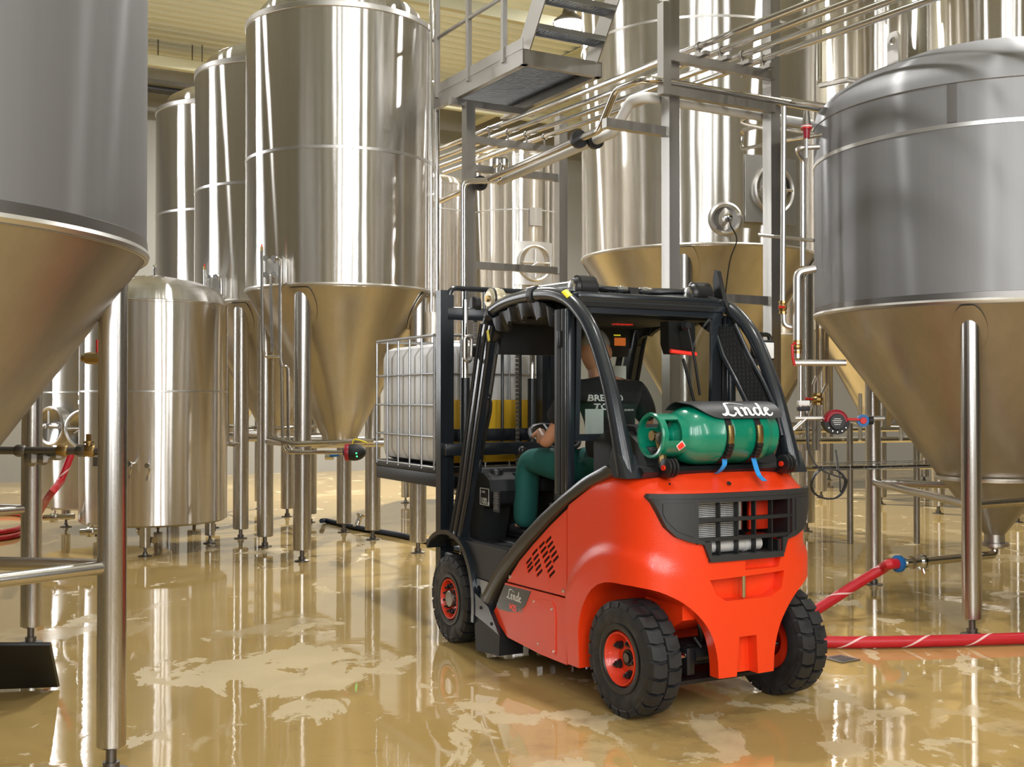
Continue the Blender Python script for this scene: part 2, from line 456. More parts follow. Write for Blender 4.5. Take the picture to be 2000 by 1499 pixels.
def text_mesh(body, size, align='CENTER', bold=0.0, shear=0.0, depth=0.0):
    cu = bpy.data.curves.new('lettering', 'FONT')
    cu.body = body; cu.size = size; cu.align_x = align; cu.align_y = 'CENTER'; cu.offset = bold; cu.shear = shear; cu.extrude = depth
    cu.resolution_u = 3
    o = bpy.data.objects.new('lettering', cu); COL.objects.link(o)
    bpy.context.view_layer.update()
    me = bpy.data.meshes.new_from_object(o.evaluated_get(bpy.context.evaluated_depsgraph_get()))
    bpy.data.objects.remove(o)
    m = MB(); m.add([v.co.copy() for v in me.vertices], [list(p.vertices) for p in me.polygons])
    return m
def frame_map(m, o, ex, ey, start=0, off=0.0):
    """put flat (x,y) lettering on a plane at o spanned by ex, ey"""
    o, ex, ey = Vector(o), Vector(ex).normalized(), Vector(ey).normalized(); nz = ex.cross(ey)
    m.v[start:] = [tuple(o + ex * p[0] + ey * p[1] + nz * (p[2] + off)) for p in m.v[start:]]
    return m
def at(px, py, Y):
    """world point seen at photograph pixel (px,py) at depth Y - used to carry measurements over from the photograph"""
    t = PITCH; a = (px - 1000) / FPX; b = (749.5 - py) / FPX
    d = V(a, math.cos(t) - b * math.sin(t), math.sin(t) + b * math.cos(t))
    return V(0, 0, EYE) + d * (Y / d.y)

# ------------------------------------------------------------------ the hall
CEIL = 8.6
def G(u, w, z=0.0): return U * u + W * w + V(0, 0, z)
def slab(name, pts, n, th, mat):
    """a wall or floor slab: four corners and an outward thickness"""
    pts = [Vector(p) for p in pts]; n = Vector(n) * th
    m = MB().add(pts + [p + n for p in pts], [(0, 1, 2, 3), (7, 6, 5, 4), (0, 4, 5, 1), (1, 5, 6, 2), (2, 6, 7, 3), (3, 7, 4, 0)])
    return m.build(name, mat, kind='structure', smooth=0)
UN, UF, WL, WR = -9.0, 23.6, -11.0, 20.5
slab('floor', [G(UN, WL), G(UN, WR), G(UF, WR), G(UF, WL)], (0, 0, -1), 0.15, M['floor'])
slab('wall_back', [G(UF, WL), G(UF, WR), G(UF, WR, CEIL + .3), G(UF, WL, CEIL + .3)], U, 0.2, M['wall'])
slab('wall_front', [G(UN, WL), G(UN, WR), G(UN, WR, CEIL + .3), G(UN, WL, CEIL + .3)], -U, 0.2, M['wall_dark'])
slab('wall_left', [G(UN, WL), G(UF, WL), G(UF, WL, CEIL + .3), G(UN, WL, CEIL + .3)], -W, 0.2, M['wall'])
slab('wall_right', [G(UN, WR), G(UF, WR), G(UF, WR, CEIL + .3), G(UN, WR, CEIL + .3)], W, 0.2, M['wall'])
m = MB()                                              # trapezoidal roof sheet, ribs across the hall
A, u = [], UN
while u < UF:
    for du, dz in ((0, 0), (0.12, 0), (0.16, 0.07), (0.28, 0.07)): A.append((u + du, dz))
    u += 0.32
m.strip([G(a, WL, CEIL + z) for a, z in A], [G(a, WR, CEIL + z) for a, z in A], (0, 0, 0.02))
m.build('ceiling', M['ceil'], kind='structure', smooth=0)
k = 1
for w in (-8.4, -3.2, 2.0, 7.2, 12.4):                # roof beams along the hall
    m = MB()
    prof = [(-.11, 0), (.11, 0), (.11, .03), (.012, .03), (.012, .5), (.11, .5), (.11, .53), (-.11, .53), (-.11, .5), (-.012, .5), (-.012, .03), (-.11, .03)]
    a = [G(UN, w + p[0], CEIL - .55 + p[1]) for p in prof]; b = [G(UF, w + p[0], CEIL - .55 + p[1]) for p in prof]
    n = len(prof)
    m.add(a + b, [(i, (i + 1) % n, n + (i + 1) % n, n + i) for i in range(n)] + [tuple(range(n)), tuple(range(2 * n - 1, n - 1, -1))])
    m.build('trim_%d' % k, M['beam'], kind='structure', smooth=0); k += 1
for u in (9.0, 16.0, 21.5):
    m = MB()
    prof = [(-.07, 0), (.07, 0), (.07, .2), (-.07, .2)]
    a = [G(u + p[0], WL, CEIL - .78 + p[1]) for p in prof]; b = [G(u + p[0], WR, CEIL - .78 + p[1]) for p in prof]
    m.add(a + b, [(i, (i + 1) % 4, 4 + (i + 1) % 4, 4 + i) for i in range(4)] + [(0, 1, 2, 3), (7, 6, 5, 4)])
    m.build('trim_%d' % k, M['beam'], kind='structure', smooth=0); k += 1

# ------------------------------------------------------------------ tanks
def seg(p, q, n=6):
    return [(p[0] + (q[0] - p[0]) * i / n, p[1] + (q[1] - p[1]) * i / n) for i in range(n + 1)]
def hit_cyl(c, R, px, py):
    """where the sight line of a photograph pixel meets an upright cylinder"""
    d = at(px, py, 1.0) - V(0, 0, EYE); d /= d.y
    a = d.x ** 2 + 1; b = -2 * (d.x * c[0] + c[1]); e = c[0] ** 2 + c[1] ** 2 - R * R
    t = (-b - math.sqrt(max(0, b * b - 4 * a * e))) / (2 * a)
    return math.atan2(t - c[1], d.x * t - c[0]), EYE + d.z * t
def leg(parent, x, y, ztop, r, zb=0.11, rod=0.022, disc=0.075, mat='leg'):
    o = MB().lathe([(0, zb), (r - .006, zb), (r, zb + .006), (r, ztop - .004), (r - .004, ztop), (0, ztop)], 28).build('leg', M[mat], parent, loc=(x, y, 0))
    MB().lathe([(0, 0.001), (disc, 0.001), (disc, .008), (disc * .45, .016), (rod * 1.6, .03), (rod * 1.6, .045), (rod, .046), (rod, zb + .01), (0, zb + .01)], 20).build('foot', M['dark_steel'], o)
    return o
def conical_tank(label, c, R, zt, zr, ztip, rtip, legs, rleg, lr, seams=(), dome=('set', .4), ring=None, mat='tank', group='conical fermenting tanks', pads=True, outlet=True, ringr=0.03):
    t = thing('conical_tank', label, 'tank', (c[0], c[1], 0), 0, group)
    MB().lathe(seg((R, zr), (R, zt), 4), 128).build('shell', M[mat], t)
    MB().lathe([(R - .01, zr), (R + .006, zr + .004), (R + .012, zr + .02), (R + .006, zr + .036), (R - .01, zr + .04)], 128, close=True).build('rim_band', M['weld'], t)
    cone = seg((R - .012, zr), (rtip, ztip), 10)
    MB().lathe([(R - .002, zr + .01)] + cone + [(rtip, ztip - .06), (rtip + .03, ztip - .065), (rtip + .03, ztip - .09), (rtip * .6, ztip - .09)], 96).build('cone', M['cone' if mat == 'tank' else 'cone_darkened'], t)
    if mat == 'tank_dull':
        MB().lathe([(R - .004, zr + .082), (R + .003, zr + .078), (R + .004, zr + .035), (R - .004, zr + .03)], 128, close=True).build('knuckle_band', M['dark_steel'], t)  # knuckle mirrors dark surroundings; that reflection is put into its colour
    for z in seams:
        MB().lathe([(R - .004, z - .017), (R + .005, z - .014), (R + .005, z + .014), (R - .004, z + .017)], 128, close=True).build('weld_seam', M['weld'], t)
    if dome[0] == 'set':
        h = dome[1]; q = R * .88
        MB().lathe([(R - .004, zt - .06), (R + .012, zt - .05), (R + .012, zt), (R - .01, zt + .012), (q, zt + .02)], 128).build('top_band', M['weld'], t)
        MB().lathe([(q, zt + .01), (q, zt + .08), (q * .985, zt + .14), (q * .94, zt + .19), (q * .8, zt + .26), (q * .6, zt + .33), (q * .3, zt + h - .01), (0, zt + h)], 96).build('dome', M['tank'], t)
    elif dome[0] == 'full':
        h = dome[1]
        MB().lathe([(R - .002, zt - .01), (R + .006, zt), (R, zt + .05), (R * .985, zt + .12), (R * .93, zt + .2), (R * .8, zt + .31), (R * .6, zt + .42), (R * .3, zt + h - .02), (0, zt + h)], 128).build('dome', M['tank_dull'], t)
    pts = []
    for a in legs:
        x, y = rleg * math.cos(a), rleg * math.sin(a)
        leg(t, x, y, zr - .03, lr); pts.append(V(x, y, 0))
        if pads:                                          # doubling plate where the leg meets the cone
            sl = (zr - ztip) / (R - rtip); m = MB(); rim = []
            zc = zr - (R - rleg) * sl + lr * sl * .2
            n = 36; vs = []
            for q, off in ((1.0, -.004), (1.0, .007), (.55, .009), (0, .009)):
                for i in range(n if q else 1):
                    b = 2 * PI * i / n; z = min(zr - .012, zc + math.sin(b) * lr * 2.5 * q); rr = R - (zr - z) / sl + off; aa = a + math.cos(b) * lr * 1.7 * q / rr
                    vs.append(V(rr * math.cos(aa), rr * math.sin(aa), z))
            fs = [(k * n + i, k * n + (i + 1) % n, (k + 1) * n + (i + 1) % n, (k + 1) * n + i) for k in range(2) for i in range(n)] + [(2 * n + i, 2 * n + (i + 1) % n, 3 * n) for i in range(n)]
            m.add(vs, fs).build('doubling_plate', M['cone' if mat == 'tank' else 'cone_darkened'], t)
    if ring:
        n = len(pts)
        for i in range(n):
            a, b = pts[i], pts[(i + 1) % n]; d = (b - a).normalized() * lr * .8
            MB().tube([a + d + V(0, 0, ring), b - d + V(0, 0, ring)], ringr, 16).build('stretcher', M['bar'], t)
    return t
D3 = lambda a: [math.radians(a + 120 * i) for i in range(3)]
D4 = lambda a: [math.radians(a + 90 * i) for i in range(4)]
TL1, TL2, TM, TB, TR = (-2.80, 4.46), (-4.23, 7.0), (-1.83, 12.0), (2.31, 14.0), (3.72, 8.7)
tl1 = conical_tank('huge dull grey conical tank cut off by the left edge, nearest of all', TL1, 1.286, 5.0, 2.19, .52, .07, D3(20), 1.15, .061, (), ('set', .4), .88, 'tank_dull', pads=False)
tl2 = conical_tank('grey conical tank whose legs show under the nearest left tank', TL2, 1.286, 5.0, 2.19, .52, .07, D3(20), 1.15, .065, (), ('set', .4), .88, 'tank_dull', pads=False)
tm1 = conical_tank('bright steel conical tank standing left of the fork-lift with white tote before it', TM, .99, 5.52, 2.71, 1.20, .19, D4(-106), .885, .088, (4.08,), ('set', .42), 1.14)
tm2 = conical_tank('bright steel conical tank second in the row, behind the one left of the fork-lift', (TM[0] - 1.04, TM[1] + 1.8), .99, 5.52, 2.71, 1.20, .19, D4(-106), .885, .088, (4.08,), ('set', .42), 1.14)
tm3 = conical_tank('bright steel conical tank farthest back in the left row, lowest dome in view', (TM[0] - 2.08, TM[1] + 3.6), .99, 5.52, 2.71, 1.20, .19, D4(-106), .885, .088, (4.08,), ('set', .42), 1.14)
tb = conical_tank('very large steel conical tank behind the fork-lift cab and pipe rack', TB, 1.44, 7.9, 3.32, 1.15, .15, D4(-106), 1.30, .10, (5.9,), ('set', .4), 1.2)
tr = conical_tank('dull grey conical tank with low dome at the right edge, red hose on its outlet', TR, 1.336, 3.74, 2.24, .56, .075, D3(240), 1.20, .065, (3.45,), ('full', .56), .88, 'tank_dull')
td = conical_tank('conical tank far back whose golden cone shows left of the right tank', (5.85, 18.0), 1.0, 8.05, 2.71, 1.20, .19, D4(-106), .885, .088, (4.6,), ('set', .4), 1.14, pads=False)
tf = conical_tank('farthest conical tank, its cone seen between the rack post and the grey pipes', (4.66, 20.6), 1.0, 7.9, 2.71, 1.20, .19, D4(-106), .885, .088, (4.6,), ('set', .4), 1.14, pads=False)
tg = conical_tank('far conical tank behind the one whose golden cone shows, seen under the right tank', (7.1, 22.0), 1.0, 7.9, 2.71, 1.20, .19, D4(-106), .885, .088, (4.6,), ('set', .4), 1.14, pads=False)
te = conical_tank('tall tank behind the dome of the right tank', (6.80, 15.5), 1.0, 7.4, 2.71, 1.20, .19, D4(-106), .885, .088, (5.0,), ('set', .4), 1.14, pads=False)

def upright_tank(label, c, R, z0, z1, dome, legs, rleg, lr, seam, cat='tank', group='upright cylindrical tanks', white=False):
    t = thing('upright_tank', label, cat, (c[0], c[1], 0), 0, group)
    MB().lathe([(0, z0 + .06), (R * .5, z0 + .03), (R - .03, z0), (R, z0 + .02)] + seg((R, z0 + .03), (R, z1), 4), 96).build('shell', M['tank'], t)
    MB().lathe([(R - .003, z1 - .012), (R + .006, z1 - .006), (R + .006, z1 + .012), (R * .985, z1 + .02), (R * .97, z1 + .05), (R * .93, z1 + dome * .42), (R * .82, z1 + dome * .62), (R * .6, z1 + dome * .82), (R * .3, z1 + dome * .96), (0, z1 + dome)], 96).build('dome', M['tank'], t)
    for z in seam:
        MB().lathe([(R - .004, z - .012), (R + .005, z - .008), (R + .005, z + .008), (R - .004, z + .012)], 96, close=True).build('weld_seam', M['weld'], t)
    for a in legs: leg(t, rleg * math.cos(a), rleg * math.sin(a), z0 + .05, lr, .09, .014, .07)
    return t
TS1, TS2 = (-3.84, 12.1), (-4.98, 13.9)
ts1 = upright_tank('small upright steel tank in front of the left row, shining in full view', TS1, .76, .30, 2.60, .31, D3(-80), .64, .055, (1.68,))
ts2 = upright_tank('small upright steel tank half hidden behind the left foreground leg, round hatch on it', TS2, .76, .30, 2.66, .22, D3(-80), .64, .055, (1.68,))
TW = (0.05, 17.0)
tw = upright_tank('pale upright tank with square hatch plate, seen above the fork-lift roof', TW, .74, .5, 5.15, .2, D4(-60), .6, .08, (4.35,))
tx = upright_tank('narrow brownish upright tank in the gap behind the pipe rack post', (-1.25, 17.6), .55, .6, 4.9, .2, D4(-60), .45, .07, (4.5,))

# fittings on the small tanks
def pipe(parent, pts, r, mat='pipe', name='pipe', bend=None, n=10, label=None):
    p = rounded(pts, bend if bend is not None else r * 3) if len(pts) > 2 else pts
    return MB().tube(p, r, n).build(name, M[mat], parent, label=label)
def on_cyl(a, R, z): return V(R * math.cos(a), R * math.sin(a), z)
pipe(ts1, [(0, 0, 2.88), (0, 0, 3.02), (.0, -.02, 3.04)], .02, name='top_fitting')
MB().lathe([(.0, 2.90), (.10, 2.895), (.10, 2.915), (.03, 2.93), (0, 2.94)], 24).build('top_flange', M['weld'], ts1)
for k in range(4):
    a = k * PI / 2 + .5
    pipe(ts1, [(.10 * math.cos(a), .10 * math.sin(a), 2.915), (.42 * math.cos(a), .42 * math.sin(a), 2.87)], .012, name='lifting_rib')
a, z = hit_cyl(TS1, .76, 290, 908)
for dx, dz in ((-.14, .02), (0, 0)):
    m = MB(); b = a + dx / .76
    p, q = on_cyl(b, .75, z + dz), on_cyl(b, .93, z + dz)
    m.tube([p, q], .012).lathe([(.0, -.02), (.025, -.02), (.028, 0), (.025, .02), (0, .02)], 12, q, (q - p))
    m.tube(smooth_path([q, q + V(.03, -.02, -.04), q + V(.01, -.01, -.10), q + V(.0, -.02, -.15)], 4), .009)
    m.build('sample_tap', M['chrome'], ts1)
pipe(ts1, [(-.1, -.2, .38), (-.1, -.2, .2), (.12, -.5, .16), (.2, -.62, .16)], .03, name='drain_pipe')
def hatch(parent, c, R, px, py, r, plate=0.0, out=0.05, cross=True):
    """round manhole door with rim, bowed cover, cross bar and hand wheel"""
    a, z = hit_cyl(c, R, px, py); n = V(math.cos(a), math.sin(a), 0); P = on_cyl(a, R, z)
    if plate:
        m = MB(); ed = []
        for i in range(9):
            b = a + (i / 8 - .5) * 2 * plate / R; ed.append(on_cyl(b, R + .012, 0))
        m.strip([e + V(0, 0, z - plate * 1.05) for e in ed], [e + V(0, 0, z + plate * 1.05) for e in ed], n * .02)
        m.build('hatch_plate', M['weld'], parent)
    o = MB().lathe([(r, -.05), (r + .03, -.05), (r + .03, out), (r + .015, out + .012), (r - .005, out), (r, -.05)], 48, P, n).build('hatch', M['weld'], parent)
    MB().lathe([(r - .006, out - .02), (r * .7, out - .035), (r * .35, out - .045), (0, out - .05)], 40, P, n).build('hatch_cover', M['pipe'], o)
    e = n.cross(V(0, 0, 1))
    if cross:
        m = MB().tube([P + n * (out + .03) - e * r * .9, P + n * (out + .03) + e * r * .9], .016)
        m.tube([P + n * (out + .02) + V(0, 0, r * .9), P + n * (out + .02) - V(0, 0, r * .9)], .012)
        m.lathe([(0, -.03), (.03, -.03), (.03, .05), (0, .05)], 12, P + n * (out + .03), n)
        m.tube([P + n * (out + .08), P + n * (out + .10) + e * r * .4 - V(0, 0, r * .25)], .012)
        m.build('hatch_bar', M['weld'], o)
    return o
hatch(tb, TB, 1.44, 1508, 372, .25, .36)
hatch(tw, TW, .74, 1043, 515, .235, .30)
a, z = hit_cyl(TW, .74, 1045, 424)
m = MB(); ed = [on_cyl(a + (i / 4 - .5) * .26, .75, 0) for i in range(5)]
m.strip([e + V(0, 0, z - .13) for e in ed], [e + V(0, 0, z + .13) for e in ed], V(math.cos(a), math.sin(a), 0) * .03).build('name_plate', M['frame'], tw)
# sampling port sunk in the big tank
a, z = hit_cyl(TB, 1.44, 1417, 428); n = V(math.cos(a), math.sin(a), 0); P = on_cyl(a, 1.44, z)
o = MB().lathe([(.12, -.02), (.20, -.02), (.185, .025), (.165, .035), (.15, .02)], 40, P, n, True).build('port_collar', M['weld'], tb)
MB().lathe([(.16, .012), (.13, -.0), (0, -.005)], 32, P, n).build('port_bowl', M['dark_steel'], o)
MB().tube([P - n * .01, P + n * .12], .035).lathe([(0, 0), (.05, 0), (.05, .02), (0, .03)], 16, P + n * .10, n).build('port_valve', M['chrome'], o)
pts = smooth_path([P + n * .13, P + n * .16 + V(.02, 0, -.1), P + n * .10 + V(.1, 0, -.25), P + n * .05 + V(.03, 0, -.5), P + n * .02 + V(-.03, 0.05, -1.1)], 6)
MB().tube(pts, .008, 6).build('sensor_cable', M['hose_black'], tb)
hatch(ts2, TS2, .76, 170, 838, .20, 0, .10)
hatch(ts2, TS2, .76, 112, 832, .20, 0, .10)
# lifting eye and fittings on the right tank
a = -2.68
e = MB(); P = V(math.cos(a), math.sin(a), 0) * 1.02 + V(0, 0, 4.02)
t3 = V(-math.sin(a), math.cos(a), 0)
poly = [(-.055, -.08), (.055, -.08), (.055, .24), (.03, .28), (-.03, .28), (-.055, .24)]
m = MB().prism(poly, -.012, .012, 'y')
m.move(Matrix.Translation(P) @ Matrix((t3.to_4d(), V(math.cos(a), math.sin(a), 0).to_4d(), V(0, 0, 1, 0), V(0, 0, 0, 1))).transposed() if False else Matrix.Translation(P) @ Matrix.Rotation(a + PI / 2, 4, 'Z'))
o = m.build('lifting_eye', M['weld'], tr)
cut(o, [MB().lathe([(0, -.05), (.028, -.05), (.028, .05), (0, .05)], 16, P + V(0, 0, .215), V(math.cos(a), math.sin(a), 0))])
MB().prism([(0, 0), (.16, 0), (0, .2)], -.01, .01, 'y').move(Matrix.Translation(P + V(0, 0, -.07)) @ Matrix.Rotation(a + PI, 4, 'Z')).build('lifting_gusset', M['weld'], tr)
# cladding strip on the right tank, level indicator seams
a0, _ = hit_cyl(TR, 1.336, 1860, 200)
for z0, z1, off in ((3.47, 3.73, .004),):
    ed = [on_cyl(a0 + (i / 3 - .5) * .045, 1.336 + off, 0) for i in range(4)]
    MB().strip([e + V(0, 0, z0) for e in ed], [e + V(0, 0, z1) for e in ed], on_cyl(a0, .006, 0)).build('cover_strip', M['dark_steel'], tr)
# inner bead where the right tank's cone narrows
MB().lathe([(.42, .985), (.432, .98), (.436, 1.0), (.424, 1.01)], 64, close=True).build('weld_bead', M['weld'], tr)
# outlet elbow of the right tank towards the hose coupling
OUT = at(1805, 1097, 8.35) - V(TR[0], TR[1], 0)
m = MB().tube(rounded([(0, 0, .50), (0, 0, OUT.z), OUT], .10, 8), .032, 14)
m.lathe([(0, .455), (.075, .455), (.075, .475), (.06, .49), (0, .49)], 24)
m.build('outlet_pipe', M['pipe'], tr)
m = MB(); d = (OUT - V(0, 0, OUT.z)).normalized()
for s0, s1, r in ((0.0, .02, .055), (.03, .05, .055), (.05, .10, .042), (.11, .13, .05), (.15, .20, .036)):
    m.lathe([(0, s0), (r, s0), (r, s1), (0, s1)], 18, OUT, d)
m.tube([OUT + d * .04, OUT + d * .04 + V(.02, -.02, -.085)], .012).tube([OUT + d * .07 + V(0, 0, -.05), OUT - d * .03 + V(0, -.03, -.07)], .010)
m.build('hose_coupling', M['chrome'], tr)
COUP = OUT + d * .19 + V(TR[0], TR[1], 0); COUPD = d
# ------------------------------------------------------------------ pipe rack: two steel frames, the pipes on them
def bar(m, a, b, w, h=None, up=(0, 0, 1)):
    """rectangular hollow section from a to b"""
    a, b = Vector(a), Vector(b); d = (b - a).normalized(); h = h or w
    s = d.cross(Vector(up))
    s = s.normalized() if s.length > .01 else d.cross(W).normalized()
    t = s.cross(d)
    vs = [p + s * w / 2 * i + t * h / 2 * j for p in (a, b) for i, j in ((-1, -1), (1, -1), (1, 1), (-1, 1))]
    return m.add(vs, [(0, 1, 2, 3), (7, 6, 5, 4), (0, 4, 5, 1), (1, 5, 6, 2), (2, 6, 7, 3), (3, 7, 4, 0)])
def post(parent, p, z0, z1, w=.10):
    p = Vector(p); m = MB(); v = []
    for z in (z0, z1):
        v += [V(p.x, p.y, z) + U * i * w / 2 + W * j * w / 2 for i, j in ((-1, -1), (1, -1), (1, 1), (-1, 1))]
    return m.add(v, [(3, 2, 1, 0), (4, 5, 6, 7), (0, 1, 5, 4), (1, 2, 6, 5), (2, 3, 7, 6), (3, 0, 4, 7)]).build('post', M['frame'], parent)
def frame(label, pl, pr, ztop, bars):
    t = thing('pipe_rack_frame', label, 'frame', (0, 0, 0), 0, 'pipe rack frames')
    pl, pr = Vector(pl), Vector(pr)
    for p in (pl, pr):
        post(t, p, .012, ztop)
        m = MB(); v = []
        for z in (0.001, .012): v += [V(p.x, p.y, z) + U * i * .1 + W * j * .1 for i, j in ((-1, -1), (1, -1), (1, 1), (-1, 1))]
        m.add(v, [(3, 2, 1, 0), (4, 5, 6, 7), (0, 1, 5, 4), (1, 2, 6, 5), (2, 3, 7, 6), (3, 0, 4, 7)]).build('base_plate', M['frame'], t)
    for z, e0, off in bars:
        bar(MB(), V(pl.x, pl.y, z) + W * e0 - U * off, V(pr.x, pr.y, z) - W * .05 - U * off, .06, .07).build('crossbar', M['frame'], t)
    return t
F1L = V(-.437, 11.3, 0); F1R = F1L + W * 1.10
F2L = V(1.225, 8.68, 0); F2R = F2L + W * 1.04
f1 = frame('steel rack frame under the walkway corner, farther of the two pipe frames', F1L, F1R, 4.58, [(4.22, .05, 0), (3.93, .05, 0), (2.95, .05, 0)])
f2 = frame('steel rack frame behind the fork-lift work light, nearer of the two pipe frames', F2L, F2R, 5.6, [(4.22, -.12, .08), (3.955, -.12, .08), (2.40, .05, 0)])
post(f2, F2L - W * .12 - U * .08, 3.92, 4.62, .075)
bar(MB(), F2L - W * .12 - U * .08 + V(0, 0, 4.60), F2L + W * .12 + U * .2 + V(0, 0, 4.86), .075).build('brace', M['frame'], f2)
bar(MB(), F2L - W * .62 + V(0, 0, 3.66), F2L - W * .05 + V(0, 0, 3.66), .06, .07).build('crossbar', M['frame'], f2)
# four bright pipes lying in saddles on the upper crossbars; they run on along the hall at both ends
PD = U
def rackpipe(w, z, u0, u1, r, label, mat='pipe', extra=()):
    a = F1L + W * w
    return a, PD
near, far = -5.6, 5.0
names = ['leftmost', 'second from left', 'second from right', 'rightmost']
for i, w in enumerate((.24, .46, .68, .90)):
    p = F2L + W * (w - .02)
    q = F1L + W * w
    d = (q - p).normalized()
    a = p - d * 5.4; b = q + d * 2.2
    z = 4.345
    o = MB().tube([V(a.x, a.y, z), V(b.x, b.y, z)], .026, 14).build('product_pipe', M['pipe'])
    tag(o, 'long polished pipe on the rack, %s of the four on its upper crossbars' % names[i], 'pipe', 'pipes on the rack')
    for fr, c, off in ((f1, q, 0), (f2, p, .08)):
        m = MB(); c = c - U * off
        m.lathe([(.028, -.012), (.034, -.012), (.034, .012), (.028, .012)], 16, V(c.x, c.y, z), d, True)
        bar(m, V(c.x, c.y, 4.255), V(c.x, c.y, z - .03), .016)
        m.build('saddle', M['frame'], fr)
        if fr is f2: bar(MB(), V(c.x, c.y, 4.27) - U * .10, V(c.x, c.y, 4.27) + U * .24, .05, .03).build('saddle_rail', M['frame'], fr)
# two lower pipes left of the frames, one bare and one in a white jacket, both stepping up at the nearer frame
for k, (w, r, mt, nm, lb) in enumerate(((-.34, .030, 'pipe', 'product_pipe', 'bare lower pipe with black clamp rings, stepping up by the nearer frame'), (-.20, .042, 'insul', 'jacketed_pipe', 'white jacketed pipe beside the bare lower pipe under the rack'))):
    p = F2L + W * w; q = F1L + W * (w + .42)
    zb = 3.76; d = (q - p).normalized()
    zr, uo = (zb + .26, -.085) if k == 0 else (zb + .19, .13)
    pts = [V(q.x, q.y, zb) + d * (2.0 if k == 0 else -.3), V(p.x, p.y, zb) + d * .55, V(p.x, p.y, zr) + d * .28, V(p.x, p.y, zr) + U * uo + W * .04, V(p.x, p.y, zr) + U * uo + W * (1.95 - .14 * k)]
    o = MB().tube(rounded(pts, .13, 6), r, 14).build(nm, M[mt]); tag(o, lb, 'pipe')
    for s in (.9, 3.0) if k == 0 else (.86,):
        MB().lathe([(r, -.02), (.075, -.02), (.075, .02), (r, .02)], 24, V(p.x, p.y, zb) + d * s, d, True).build('clamp_ring', M['hose_black'], o)
# valve pair and twin down pipes at the farther frame
t = thing('valve_pair', 'pair of valves with twin bent pipes running down the walkway post', 'valve', (0, 0, 0))
for k in (0, 1):
    q = at(970 + 14 * k, 318, 11.0)
    pts = [q, at(970 + 10 * k, 350 + 4 * k, 11.0), at(903 + 4 * k, 352 + 5 * k, 11.05), at(903 + 5 * k, 640, 11.05)]
    pts[3].x, pts[3].y = pts[2].x, pts[2].y; pts[3].z = 1.2
    pipe(t, pts, .018, 'pipe', 'down_pipe', .07, 12)
    MB().lathe([(0, -.05), (.03, -.05), (.045, -.03), (.045, .03), (.03, .05), (0, .05)], 16, q).build('valve_body', M['chrome'], t)
    h = MB().tube([q, q + V(.05, -.06, -.02), q + V(.03, -.05, -.12)], .009).build('valve_handle', M['chrome'], t)
    MB().ell(q + V(.03, -.05, -.14), (.022, .022, .028), 12, 8).build('handle_knob', M['hose_black'], h)
# ------------------------------------------------------------------ walkway, stairs, hand rail
wk = thing('walkway', 'steel walkway platform with mesh underside, hanging above the pipe rack', 'walkway', (0, 0, 0))
PZ = 4.62
C0 = V(.10, 10.1, PZ)                               # its near left corner
LEN, WID = 1.84, .86
def channel(m, a, b, h, th, inner):
    a, b = Vector(a), Vector(b); n = Vector(inner).normalized(); z = V(0, 0, 1)
    prof = [(0, 0), (.06, 0), (.06, .012), (.012, .012), (.012, h - .012), (.06, h - .012), (.06, h), (0, h)]
    A = [a + n * p[0] + z * p[1] for p in prof]; B = [b + n * p[0] + z * p[1] for p in prof]
    k = len(prof)
    return m.add(A + B, [(i, (i + 1) % k, k + (i + 1) % k, k + i) for i in range(k)] + [tuple(range(k)), tuple(range(2 * k - 1, k - 1, -1))])
channel(MB(), C0, C0 + U * LEN, .14, .012, W).build('side_channel', M['frame'], wk, 0)
channel(MB(), C0 + W * WID, C0 + W * WID + U * LEN, .14, .012, -W).build('side_channel', M['frame'], wk, 0)
channel(MB(), C0, C0 + W * WID, .14, .012, U).build('end_channel', M['frame'], wk, 0)
bar(MB(), C0 + U * 1.35 + V(0, 0, -.035) - W * .06, C0 + U * 1.35 + V(0, 0, -.035) + W * (WID + .06), .07).build('cross_beam', M['frame'], wk, 0)
MB().strip([C0 - W * .004 + V(0, 0, .14), C0 - W * .004 + U * LEN + V(0, 0, .14)], [C0 - W * .004 + V(0, 0, .24), C0 - W * .004 + U * LEN + V(0, 0, .24)], W * .006).build('toe_board', M['frame'], wk, 0)
m = MB(); n = int(LEN / .036)                         # pressed mesh floor: thin bars both ways
for i in range(n):
    p = C0 + U * (.07 + i * (LEN - .1) / n) + V(0, 0, .10); m.strip([p, p + W * WID], [p + V(0, 0, .03), p + W * WID + V(0, 0, .03)], U * .006)
for i in range(24):
    p = C0 + W * (.03 + i * (WID - .06) / 23) + V(0, 0, .115); m.strip([p, p + U * LEN], [p + V(0, 0, .012), p + U * LEN + V(0, 0, .012)], W * .008)
m.build('mesh_floor', M['galv'], wk, 0, kind='stuff')
for s in (.35, 1.05, 1.75):
    bar(MB(), C0 + U * s + V(0, 0, .1), C0 + U * s + V(0, 0, 1.25), .045).build('rail_post', M['frame'], wk, 0)
MB().tube([C0 + U * .1 + V(0, 0, 1.25), C0 + U * LEN + V(0, 0, 1.25)], .024).build('hand_rail', M['frame'], wk)
MB().tube([C0 + U * .1 + V(0, 0, .72), C0 + U * LEN + V(0, 0, .72)], .020).build('knee_rail', M['frame'], wk)
st = thing('staircase', 'open steel stairs with two mesh treads rising from the walkway corner', 'stairs', (0, 0, 0))
S0 = C0 + U * .12 + V(0, 0, .14)
RISE, RUN = .235, .17
dirv = (V(0, 0, RISE) - U * RUN).normalized()
